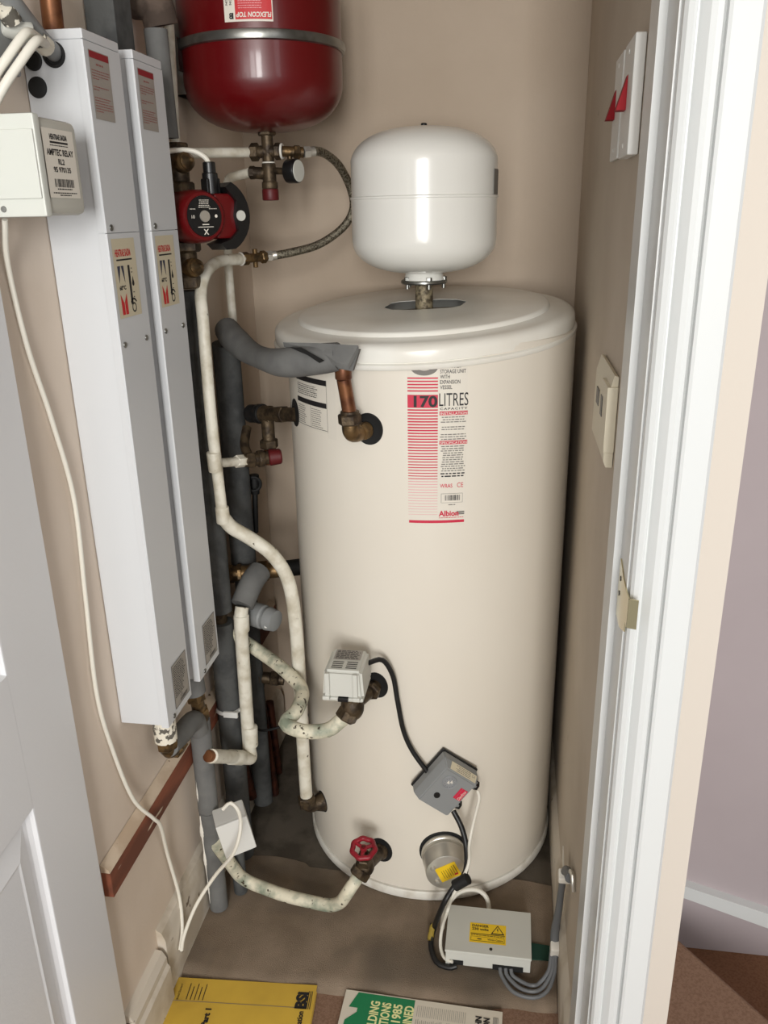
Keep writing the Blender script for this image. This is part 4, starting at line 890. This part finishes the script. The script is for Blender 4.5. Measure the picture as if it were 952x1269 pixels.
# ================================================================= BOILERS
def make_boiler():
    o = (LX, 1.032, 0.582)
    t = thing('electric_boiler', 'nearer white slim electric boiler, with conduits entering its side', 'boiler', o, 'twin slim electric boilers on the left wall')
    X0, X1, Ya, Yb, Za, Zb = LX+0.001, -0.5125, 1.032, 1.126, 0.582, 1.530
    b = MB(); b.span((X0, Ya, Za), (X1, Yb, Zb), 0.0015)
    b.build('casing', M_boiler, t)
    b = MB(); b.span((X0, Ya-0.0008, Zb-0.0005), (X1+0.0030, Yb+0.0008, Zb+0.011), 0.0018); b.build('top_cap', M_boiler, t)
    # front cover wraps round the side with two folded ridges
    CV = []
    for nm, za, zb in (('upper_cover', 1.3135, 1.5290), ('lower_cover', 0.580, 1.3125)):
        b = MB(); b.prism([(-0.5210, Ya-0.0018, za), (-0.5115, Ya-0.0024, za), (-0.5095, Ya-0.0010, za), (-0.5095, Yb+0.0008, za), (-0.5120, Yb+0.0008, za), (-0.5125, Ya+0.0001, za), (-0.5210, Ya+0.0001, za)], (0, 0, zb-za))
        CV.append(b.build(nm, M_boiler, t, angle=15))
    # one fold line on the side
    for k, (xx, zz, r) in enumerate(((-0.5485, 1.5145, 0.0145), (-0.5755, 1.509, 0.0110), (-0.5750, 1.4805, 0.0120))):
        b = MB(); b.lathe([(r, 0), (r*0.98, 0.002), (r*0.80, 0.0026), (r*0.74, 0.0008), (0, 0.0006)] if k < 2 else [(r, 0), (r*0.97, 0.002), (r*0.8, 0.0032), (0, 0.0036)], (xx, Ya+0.0002, zz), (0, -1, 0), 28)
        lab(b.build('grommet', M_rubber, t), 'black blanking plug' if k == 2 else 'black cable grommet')
    ff = planef((-0.5093, Ya, 0), (0, 1, 0), (0, 0, 1))
    p = Print(ff); u0, u1, v0, v1 = 0.008, 0.060, 1.445, 1.5205
    p.rect(u0, v0, u1, v1, 0, 0); p.rect(u0+0.001, v1-0.0085, u1-0.001, v1-0.001, 1, 1)
    p.greek(u0+0.016, u1-0.016, v1-0.0155, 0.0020, 2, 1, 'C', 1)
    vv_ = v1-0.022
    for n_ in (4, 2, 6):
        for i in range(n_): p.greek(u0+0.003, u1-0.003, vv_, 0.0011, 2, 1, 'L', 0.95 if i < n_-1 else 0.4); vv_ -= 0.0030
        vv_ -= 0.006
    lab(p.build('warning_label', [M_silver_label, M_darkred, M_fadedred], CV[0]), 'grey label with dark red warning text')
    p = Print(ff); u0, u1, v0, v1 = 0.006, 0.073, 1.206, 1.306
    p.rect(u0, v0, u1, v1, 0, 0); p.text('HEATRAE SADIA', u0+0.006, v1-0.022, 0.0085, 1, 1, width=0.046, bold=0.03); p.rect(u0+0.008, v1-0.0275, u1-0.013, v1-0.0255, 2, 1)
    a_, b_ = u0+0.008, u0+0.028
    p.rect(a_, v1-0.050, a_+0.0185, v1-0.034, 5, 1) if 0 else None
    p.poly([(a_, v1-0.034), (a_+0.0085, v1-0.034), (a_+0.002, v1-0.056)], 3, 1); p.poly([(a_+0.0105, v1-0.034), (a_+0.018, v1-0.034), (a_+0.0185, v1-0.056)], 3, 1)
    p.text('60°C', a_, v1-0.064, 0.005, 2, 1, width=0.019, bold=0.04)
    p.poly([(a_, v1-0.069), (a_+0.009, v1-0.082), (a_+0.018, v1-0.069), (a_+0.0185, v0+0.004), (a_+0.001, v0+0.004)], 1, 1); p.rect(a_+0.0085, v0+0.004, a_+0.0098, v1-0.080, 0, 2)
    p.rect(u0+0.038, v1-0.085, u0+0.044, v1-0.034, 2, 1)
    p.disc(u0+0.050, v1-0.058, 0.0034, 2, 1); p.poly([(u0+0.0472, v1-0.0565), (u0+0.0528, v1-0.0565), (u0+0.050, v1-0.048)], 2, 1)
    for q_ in (0.039, 0.044, 0.070, 0.076): p.greek(u0+0.047, u0+0.053, v1-q_, 0.0012, 2, 1)
    p.disc(u0+0.0455, v0+0.011, 0.0065, 2, 1, r2=0.0045); p.disc(u0+0.0455, v0+0.013, 0.0105, 2, 1, r2=0.0078, a0=30, a1=150)
    lab(p.build('control_label', [M_cream_label, M_redbright, M_ink, M_blue_ink], CV[1]), 'cream label with red and black temperature marks')
    p = Print(ff); u0, u1, v0, v1 = 0.030, 0.087, 0.593, 0.670
    p.rect(u0, v0, u1, v1, 0, 0)
    for q_ in ((u0, v0, u1, v0+0.0008), (u0, v1-0.0008, u1, v1), (u0, v0, u0+0.0008, v1), (u1-0.0008, v0, u1, v1)): p.rect(*q_, 1, 1)
    for i in range(15): p.greek(u0+0.004, u1-0.003, v1-0.007-i*0.0037, 0.0016, 1, 1, 'L', 0.9 if i < 9 else 0.7)
    p.bars(u0+0.020, u1-0.008, v0+0.003, v0+0.009, 1, 1, 12); p.text('CE', u0+0.022, v0+0.011, 0.005, 1, 1)
    lab(p.build('rating_label', [M_silver_label, M_ink], CV[1]), 'grey printed rating plate')
    for (u, v) in ((0.012, 1.3195) , (0.010, 1.172), (0.078, 1.172), (0.022, 0.587)):
        u = min(u, 0.085); b = MB(); b.lathe([(0.0042, 0), (0.004, 0.0012), (0.0025, 0.002), (0, 0.0022)], ff(u if v > 1.2 else u, v, 0.0), (1, 0, 0), 12); b.build('screw', M_steel, CV[0] if v > 1.3 else CV[1])
    return t
b1 = make_boiler()
b2 = b1.copy(); COL.objects.link(b2); b2.location = V(b1.location)+V((0, 0.137, 0)); b2['label'] = 'farther white slim electric boiler, half hidden behind the nearer one'
for ch in list(b1.children):
    c = ch.copy(); COL.objects.link(c); c.parent = b2
    for g in list(ch.children):
        d = g.copy(); COL.objects.link(d); d.parent = c

# ================================================================= RELAY BOX, CONDUITS AND CABLES
rb = thing('relay_box', 'grey plastic relay box with barcode label below the cables, left edge', 'relay box', (-0.53, 0.92, 1.333))
b = MB()
sec = [(-0.588, 0.866, 1.334), (-0.490, 0.866, 1.334), (-0.490, 0.866, 1.434), (-0.588, 0.866, 1.434)]
b.span((-0.588, 0.888, 1.335), (-0.5000, 0.970, 1.434), 0.008)
rbox = b.build('box', M_relay, rb)
b = MB(); b.span((-0.5875, 0.876, 1.3335), (-0.4985, 0.8885, 1.4355), 0.0025); rlid = lab(b.build('lid', M_relaylid, rb), 'white screw-down lid')
b = MB(); b.span((-0.586, 0.8735, 1.352), (-0.5005, 0.8775, 1.420), 0.001); b.build('lid_panel', M_relaylid, rlid)
for xx, zz in ((-0.548, 1.342), (-0.548, 1.428), (-0.580, 1.342), (-0.580, 1.428)):
    b = MB(); b.lathe([(0.0035, 0), (0.003, 0.001), (0, 0.0012)], (xx, 0.876, zz), (0, -1, 0), 12); b.build('screw', M_steel, rlid)
p = Print(planef((-0.4998, 0.882, 1.333), (0, 1, 0), (0, 0, 1)))
u0, u1, v0, v1 = 0.0085, 0.0745, 0.020, 0.090
p.rect(u0, v0, u1, v1, 0, 0)
w = u1-u0; cu = (u0+u1)/2
p.text('HEATRAE SADIA', cu, v1-0.0105, 0.0052, 1, 1, width=w*0.56, align='C', bold=0.04); p.rect(cu-w*0.29, v1-0.0145, cu+w*0.29, v1-0.0125, 1, 1); p.greek(cu-w*0.3, cu+w*0.3, v1-0.0170, 0.0009, 1, 1, 'C', 1)
p.text('AMPTEC RELAY', cu, v1-0.0265, 0.0062, 1, 1, width=w*0.86, align='C', bold=0.03)
p.text('RL2', cu, v1-0.0355, 0.0055, 1, 1, width=w*0.20, align='C', bold=0.03)
p.text('95 970135', cu, v1-0.0435, 0.0052, 1, 1, width=w*0.56, align='C', bold=0.03)
p.bars(cu-w*0.30, cu+w*0.32, v0+0.011, v0+0.0195, 1, 1, 20); p.greek(cu-w*0.3, cu+w*0.3, v0+0.0085, 0.0012, 1, 1, 'C', 0.9)
p.greek(cu-w*0.42, cu+w*0.42, v0+0.0045, 0.0011, 1, 1, 'C', 1); p.greek(cu-w*0.2, cu+w*0.2, v0+0.0022, 0.0011, 1, 1, 'C', 1)
lab(p.build('barcode_label', [M_paper, M_ink], rbox), 'white printed label with a barcode')

cd = thing('cable_conduit', 'grey conduit with chipped cream paint entering the nearer boiler', 'conduit', V((-0.5383, 0.9700, 1.5223)))
hole_ = V((-0.5482, 1.0340, 1.5162))
b = MB(); b.tube([hole_, V((-0.5403, 0.9850, 1.5274)), V((-0.5310, 0.9300, 1.5443)), V((-0.5312, 0.9100, 1.5547))], 0.0098, 16, smooth=True); b.build('tube', M_greyplastic, cd)
for q0, q1 in ((V((-0.5388, 0.9980, 1.5166)), V((-0.5372, 0.9780, 1.5221))), (V((-0.5365, 0.9300, 1.5296)), V((-0.5359, 0.9180, 1.5421)))):
    lab(MB().tube([q0, q1], 0.0107, 12, rf=lambda t: 1+0.07*math.sin(t*30)).build('paint_crust', M_flaky, cd), 'thick flaking cream paint')
tb = thing('terminal_box', 'blue-grey terminal box at the top left edge of the picture', 'terminal box', V((-0.5557, 0.9300, 1.5123)))
a = V((-0.5513, 0.9300, 1.5160))
b = MB(); b.box(a+V((-0.012, 0.0, 0.0)), (0.030, 0.05, 0.072), None, 0.003); b.build('box', M_greyplastic, tb)
b = MB(); b.rcyl(a+V((0.0, 0, 0.012)), V((-0.5313, 0.9550, 1.5225)), 0.0115, 0.003); b.build('gland', M_greylight, tb)
for dx, dz, lb in ((0, 0, 'upper of two thick white cables crossing the boiler top'), (0.0105, -0.008, 'lower of two thick white cables crossing the boiler top')):
    o_ = V((dx, 0, dz)); b = MB()
    b.tube([V((-0.5339, 0.9450, 1.5170))+o_*0.7+V((0, 0.03, 0.004)), V((-0.5219, 0.9350, 1.5193))+o_, V((-0.5215, 0.9200, 1.5129))+o_, V((-0.5327, 0.9050, 1.4922))+o_, V((-0.5470, 0.8950, 1.4710))+o_, V((-0.5644, 0.8900, 1.4458))+o_], 0.0049, 12, smooth=True)
    tag(b.build('power_cable', M_whitecable), lb, 'cable')
# long wall cable and second cable
b = MB(); b.tube([V((-0.5600, 0.8941, 1.3316)), V((-0.5820, 0.9202, 1.2805)), V((-0.5840, 0.9357, 1.1851)), V((-0.5840, 0.9632, 1.0880)), V((-0.5840, 0.9869, 0.9695)), V((-0.5840, 0.9774, 0.8278)), V((-0.5830, 0.9655, 0.6770)), V((-0.5830, 0.9852, 0.5645)), V((-0.5800, 1.0175, 0.4484)), V((-0.5670, 1.0493, 0.3846)), V((-0.5660, 1.0682, 0.3518)), V((-0.5800, 1.1066, 0.2529)), V((-0.5760, 1.1211, 0.1462)), V((-0.5690, 1.1035, 0.0876)), V((-0.5680, 1.0813, 0.0587))], 0.0032, 10, smooth=True)
tag(b.build('power_cable', M_whitecable), 'long cream cable hanging down the left wall over the batten', 'cable')
jb = thing('junction_box', 'white junction box tucked behind the foam pipe near the floor', 'junction box', V((-0.5200, 1.2939, 0.1308)))
jc = V((-0.4940, 1.2146, 0.2305))
b = MB(); Rj = Matrix.Rotation(math.radians(28), 3, 'Z') @ Matrix.Rotation(math.radians(-10), 3, 'Y')
b.box(jc, (0.060, 0.048, 0.078), Rj, 0.003); b.build('box', M_white, jb)
b = MB(); b.box(jc+Rj @ V((0, -0.026, 0)), (0.060, 0.006, 0.078), Rj, 0.002); b.build('lid', M_white, jb)
b = MB(); b.tube([V((-0.4850, 1.1486, 0.3294)), V((-0.4700, 1.1521, 0.3423)), V((-0.4550, 1.1485, 0.3275)), V((-0.4470, 1.1279, 0.3068)), V((-0.4620, 1.1204, 0.2580)), V((-0.5100, 1.1386, 0.1834)), V((-0.5450, 1.1212, 0.1271)), V((-0.5620, 1.0920, 0.0813)), V((-0.5650, 1.0813, 0.0572))], 0.0034, 10, smooth=True)
tag(b.build('power_cable', M_whitecable), 'cream cable looping from the junction box down to the skirting', 'cable')

# pipes above the boilers
pipe('copper_pipe', [V((-0.5574, 1.0600, 1.6100)), V((-0.5646, 1.0700, 1.5452))], 0.0125, M_copper, 'upright copper pipe rising above the nearer boiler')
b = MB(); b.span((-0.588, 1.205, 1.5445), (-0.545, 1.262, 2.195), 0.002); tag(b.build('cable_trunking', M_foamdark), 'grey upright trunking above the farther boiler', 'trunking')
b = MB(); b.tube([V((-0.6306, 1.3300, 1.6978)), V((-0.5824, 1.3450, 1.6413)), V((-0.5493, 1.3550, 1.6354)), V((-0.5431, 1.3620, 1.6046))], 0.026, 18, smooth=True); tag(b.build('lagged_pipe', M_brownlag), 'lagged bend painted dark with shade at the very top beside the red vessel', 'lagged pipe')  # dark brown of the bend also paints in the ceiling shadow

# ================================================================= RIGHT WALL ITEMS
def switch(y0, y1, z0, z1, dep, label, rock):
    t = thing('fused_switch', label, 'switch', (RX, (y0+y1)/2, z0), 'isolator switches on the right wall')
    b = MB(); b.span((RX-dep, y0, z0), (RX-0.0005, y1, z1), 0.002); b.build('plate', M_white, t)
    if rock:
        b = MB(); yc = (y0+y1)/2+rock[1]; zc = rock[0]
        b.prism([(RX-dep+0.0005, yc-0.011, zc+0.022), (RX-dep+0.0005, yc-0.011, zc-0.016), (RX-dep-0.011, yc-0.011, zc-0.016)], (0, 0.022, 0)); lab(b.build('rocker', M_redplastic, t), 'red wedge rocker')
    for zz in (z0+0.012, z1-0.012):
        b = MB(); b.lathe([(0.003, 0), (0.002, 0.001), (0, 0.001)], (RX-dep, (y0+y1)/2, zz), (-1, 0, 0), 10); b.build('screw', M_white, t)
    return t
switch(1.0245, 1.110, 1.3865, 1.5072, 0.0130, 'nearer deep white isolator switch with red rocker on the right wall', (1.452, 0.008))
switch(1.2015, 1.287, 1.392, 1.5187, 0.0052, 'farther slim white isolator switch with red rocker on the right wall', (1.460, 0.026))
pt_ = thing('programmer', 'cream heating programmer box on the right wall beside the frame', 'programmer', (RX, 1.12, 1.02))
b = MB(); b.prism([(RX-0.001, 1.20, 1.022), (RX-0.001, 1.20, 1.137), (RX-0.006, 1.20, 1.139), (RX-0.0115, 1.20, 1.118), (RX-0.0125, 1.20, 1.030), (RX-0.009, 1.20, 1.022)], (0, -0.168, 0)); b.build('case', M_cream, pt_)
b = MB(); b.span((RX-0.0140, 1.029, 1.0415), (RX-0.0005, 1.095, 1.125), 0.0015); b.build('flap', M_cream, pt_)
b = MB(); b.span((RX-0.0132, 1.135, 1.078), (RX-0.0119, 1.165, 1.100), 0.0004); lab(b.build('display', M_greyink, pt_), 'small grey display')
b = MB(); b.span((RX-0.0148, 1.072, 1.078), (RX-0.0138, 1.092, 1.104), 0.0003); lab(b.build('slot', M_black, pt_), 'dark slot')
# catch keep on the lining
kp = thing('catch_keep', 'small brass plated catch plate bent round the edge of the door lining', 'catch', (0.132, 0.86, 0.91))
kx = 0.1325
b = MB(); b.prism([(kx, 0.895, 0.926), (kx, 0.893, 0.956), (kx, 0.862, 0.946), (kx, 0.826, 0.942), (kx, 0.826, 0.898), (kx, 0.862, 0.885), (kx, 0.893, 0.886)], (-0.0014, 0, 0)); b.build('plate', M_brasskeep, kp)
b = MB(); b.prism([(kx-0.0014, 0.826, 0.944), (kx-0.0014, 0.826, 0.910), (kx-0.0014, 0.812, 0.910), (kx-0.0014, 0.812, 0.944)], (0.0014, 0, 0)); b.prism([(kx-0.0014, 0.8135, 0.944), (kx-0.0014, 0.8135, 0.910), (0.1410, 0.8105, 0.910), (0.1410, 0.8105, 0.944)], (0, -0.0014, 0)); lab(b.build('strike_lip', M_brasskeep, kp), 'bent bright strike lip')
for q in ((0.880, 0.937), (0.882, 0.918)):
    b = MB(); b.lathe([(0.003, 0), (0.003, 0.0006), (0, 0.0007)], (kx-0.0015, *q), (-1, 0, 0), 12); lab(b.build('screw_hole', M_black, kp), 'dark screw hole')

# floor box, cables, tape
fx = thing('cable_cover_box', 'flat grey metal box with DANGER sticker on the carpet', 'electrical box', (-0.005, 1.21, 0.006))
b = MB(); b.span((-0.0845, 1.158, 0.040), (0.0745, 1.266, 0.046), 0.0015); flid = b.build('lid', M_greylight, fx)
b = MB(); b.span((-0.083, 1.160, 0.010), (0.073, 1.264, 0.0402), 0.001); b.build('case', M_greylight, fx)
for q0, q1 in (((0.004, 1.1585, 0.010), (0.060, 1.162, 0.022)), ((-0.075, 1.1585, 0.012), (-0.05, 1.162, 0.022))):
    lab(MB().span(q0, q1).build('cable_entry', M_rubber, fx), 'dark torn cable entry')
p = Print(planef((0, 0, 0.0461), (1, 0, 0), (0, 1, 0)))
a = V((-0.0408, 1.2271, 0.0460)); c = V((0.0273, 1.1819, 0.0460)); u0, u1 = a.x, c.x; v1, v0 = a.y, c.y; w = u1-u0; h = v1-v0
p.rect(u0, v0, u1, v1, 0, 0)
p.text('DANGER', u0+w*0.06, v1-h*0.20, h*0.12, 1, 1, width=w*0.46, bold=0.03); p.text('230 volts', u0+w*0.06, v1-h*0.37, h*0.12, 1, 1, width=w*0.46, bold=0.03)
for sc, mi, ly in ((1.0, 1, 1), (0.74, 0, 2)):
    cx_, cy_ = u0+w*0.77, v1-h*0.30; p.poly([(cx_-w*0.19*sc, cy_-h*0.19*sc-h*0.02), (cx_+w*0.19*sc, cy_-h*0.19*sc-h*0.02), (cx_, cy_+h*0.26*sc)], mi, ly)
p.poly([(cx_-0.0005, cy_+h*0.10), (cx_+0.0012, cy_+h*0.10), (cx_+0.0002, cy_), (cx_+0.0015, cy_), (cx_-0.0006, cy_-h*0.13), (cx_+0.0001, cy_-h*0.03), (cx_-0.0015, cy_-h*0.03)], 1, 3)
p.rect(u0+w*0.03, v0+h*0.43, u1-w*0.03, v0+h*0.46, 1, 1); p.greek(u0+w*0.04, u1-w*0.04, v0+h*0.36, h*0.03, 1, 1, 'L', 1)
p.rect(u0+w*0.04, v0+h*0.08, u1-w*0.04, v0+h*0.30, 1, 1); p.rect(u0+w*0.05, v0+h*0.095, u1-w*0.05, v0+h*0.285, 0, 2); p.text('Wiring Centre', u0+w*0.50, v0+h*0.14, h*0.09, 1, 3, width=w*0.42, bold=0.02); p.greek(u0+w*0.22, u0+w*0.44, v0+h*0.15, h*0.05, 1, 3)
lab(p.build('danger_sticker', [M_yellowsticker, M_ink], flid), 'yellow sticker reading DANGER 230 volts')
b = MB(); b.cyl((0.0, 1.170, 0.046), (0.0, 1.170, 0.0468), 0.003, n=12); b.build('screw', M_black, flid)
for k, lb in enumerate(('outermost grey cable looping from the floor box to the skirting', 'middle grey cable looping from the floor box to the skirting', 'innermost grey cable looping from the floor box to the skirting')):
    o = k*0.010
    b = MB(); b.tube([(0.018+o, 1.159, 0.016), (0.022+o, 1.146+o*0.2, 0.010), (0.043+o*1.1, 1.120+o*1.0, 0.006), (0.078, 1.113+o*1.1, 0.006+o*0.2), (0.103-o*0.7, 1.127+o*0.7, 0.010), (0.1155-o*0.5, 1.150+o*0.2, 0.028), (0.1175-o*0.4, 1.166+o*0.2, 0.056)], 0.0036, 10, smooth=True)
    tag(b.build('grey_cable', M_greycable), lb, 'cable', 'grey cables of the floor box')
b = MB(); b.tube([(0.1165, 1.168, 0.050), (0.1150, 1.183, 0.090), (0.1180, 1.176, 0.15), (0.1195, 1.170, 0.205), (0.1215, 1.150, 0.262), (0.1225, 1.118, 0.292), (0.1245, 1.095, 0.300)], 0.0085, 12, smooth=True, rf=lambda t: 0.85+0.15*math.cos(t*6))
tag(b.build('cable_bundle', M_greycable), 'thick grey cable bundle rising up the right skirting', 'cable')
for q, sz, lb in (((0.1180, 1.170, 0.064), (0.022, 0.019, 0.026), 'white tape round the foot of the grey cable bundle'), ((0.1215, 1.150, 0.252), (0.022, 0.021, 0.016), 'white tape strap near the top of the grey cable bundle')):
    b = MB(); b.box(q, sz, Matrix.Rotation(0.3, 3, 'X'), 0.003); tag(b.build('tape', M_tape), lb, 'tape')
b = MB(); b.prism([(0.1212, 1.165, 0.262), (0.1212, 1.205, 0.268), (0.1212, 1.200, 0.240), (0.1212, 1.165, 0.246)], (-0.001, 0, 0)); tag(b.build('tape', M_tape), 'loose white tape tab stuck above the right skirting', 'tape')
b = MB(); b.tube([(0.127, 1.112, 0.286), (0.125, 1.098, 0.312), (0.126, 1.078, 0.322), (0.128, 1.068, 0.300)], 0.004, 10, smooth=True); tag(b.build('wall_hook', M_bright), 'bent shiny metal clip on the right wall above the cable bundle', 'clip')
b = MB()
for k in range(2): pass
b.prism([(0.0765, 1.197, 0.0012), (0.118, 1.200, 0.0012), (0.1195, 1.232, 0.0012), (0.0765, 1.234, 0.0012)], (0, 0, 0.0025)); tag(b.build('cloth_strip', M_greencloth), 'dark green cloth strip on the carpet right of the floor box', 'cloth')

# ================================================================= BOOKS
def slab_book(name, label, x0, x1, ytop, L, th, ang, zb, cover, group=None):
    R = Matrix.Rotation(math.radians(ang), 3, 'Z'); c = V(((x0+x1)/2, ytop-L/2, zb))
    t = thing(name, label, 'book', c)
    w = x1-x0
    b = MB(); b.box(c+V((0, 0, th/2)), (w-0.003, L-0.003, th-0.0022), R); b.build('pages', M_pages, t)
    b = MB(); b.box(c+V((0, 0, th-0.0006)), (w, L, 0.0012), R, 0.0004); b.box(c+V((0, 0, 0.0006)), (w, L, 0.0012), R, 0.0004); b.build('cover', cover, t)
    U = R @ V((1, 0, 0)); W_ = R @ V((0, 1, 0)); return t, planef(c+V((0, 0, th+0.0001)), U, W_), w, L
t, f, w, L = slab_book('booklet', 'yellow card-covered manual with black initials lying on the floor', -0.576, -0.306, 1.084, 0.21, 0.012, 4.0, -0.0145, M_bookyellow)
p = Print(f); h_ = L/2
p.text('BSi', w/2-0.014, h_-0.050, 0.019, 1, 1, width=0.034, rot=90, bold=0.06)
for i in range(3): p.rect(w/2-0.0130+i*0.0030, h_-0.050, w/2-0.0116+i*0.0030, h_-0.014, 1, 1)
p.text('Specification', w/2-0.016, h_-0.115, 0.010, 1, 1, rot=90, width=0.06, bold=0.03)
p.rect(-w/2+0.012, h_-0.0485, w/2-0.012, h_-0.0475, 2, 1)
for i in range(5): p.greek(0, 0, 0, 0.001, 1) if 0 else p.rect(-w/2+0.036+i*0.0075, h_-0.045, -w/2+0.0375+i*0.0075, h_-(0.012+0.006*(i % 2)), 1, 1)
p.text('British Standard', -w/2+0.022, h_-0.046, 0.004, 1, 1, rot=90, width=0.032)
p.text('Part 1', -w/2+0.088, h_-0.095, 0.010, 1, 1, rot=90, width=0.035, bold=0.05)
lab(p.build('cover_print', [M_bookyellow, M_ink, M_greyink], t), 'black printing')
t, f, w, L = slab_book('booklet', 'green and white paperback on building regulations lying on the floor', -0.262, 0.022, 1.090, 0.20, 0.010, -1.5, -0.0145, M_paperback)
p = Print(f); h_ = L/2
g0, g1 = -w/2+0.006, -w/2+0.128
p.poly([(g0+0.018, h_-0.003), (g1, h_-0.003), (g1, -h_), (g0, -h_), (g0+0.004, h_-0.060), (g0+0.022, h_-0.042), (g0+0.022, h_-0.034), (g0+0.006, h_-0.034)], 1, 1)
for i, (tt, hh) in enumerate((('BUILDING', 0.018), ('REGULATIONS', 0.018), ('1985', 0.018), ('EXPLAINED', 0.018))):
    p.text(tt, g0+0.060+i*0.0205, h_-0.016, 0.0155, 2, 2, rot=90, align='R', width=0.0088*len(tt), bold=0.03)
for i in range(24): p.greek(0, 0, 0, 0.001, 3) if 0 else p.rect(g1+0.006+i*0.0034, h_-0.09, g1+0.0068+i*0.0034, h_-0.042+0.004*random.random(), 3, 1)
for i in range(26): p.rect(g1+0.006+i*0.0034, h_-0.034, g1+0.0066+i*0.0034, h_-0.012, 3, 1)
p.text('JOHN', w/2-0.036, h_-0.052, 0.0105, 4, 2, rot=90, width=0.036, bold=0.04); p.text('JOHNSON', w/2-0.022, h_-0.075, 0.0105, 4, 2, rot=90, width=0.058, bold=0.04)
p.rect(w/2-0.016, h_-0.034, w/2-0.007, h_-0.014, 3, 1); p.bars(w/2-0.0155, w/2-0.0075, h_-0.033, h_-0.015, 0, 2, 6)
lab(p.build('cover_print', [M_paperback, M_green, M_creamprint, M_greyink, M_ink], t), 'green block with pale yellow title')
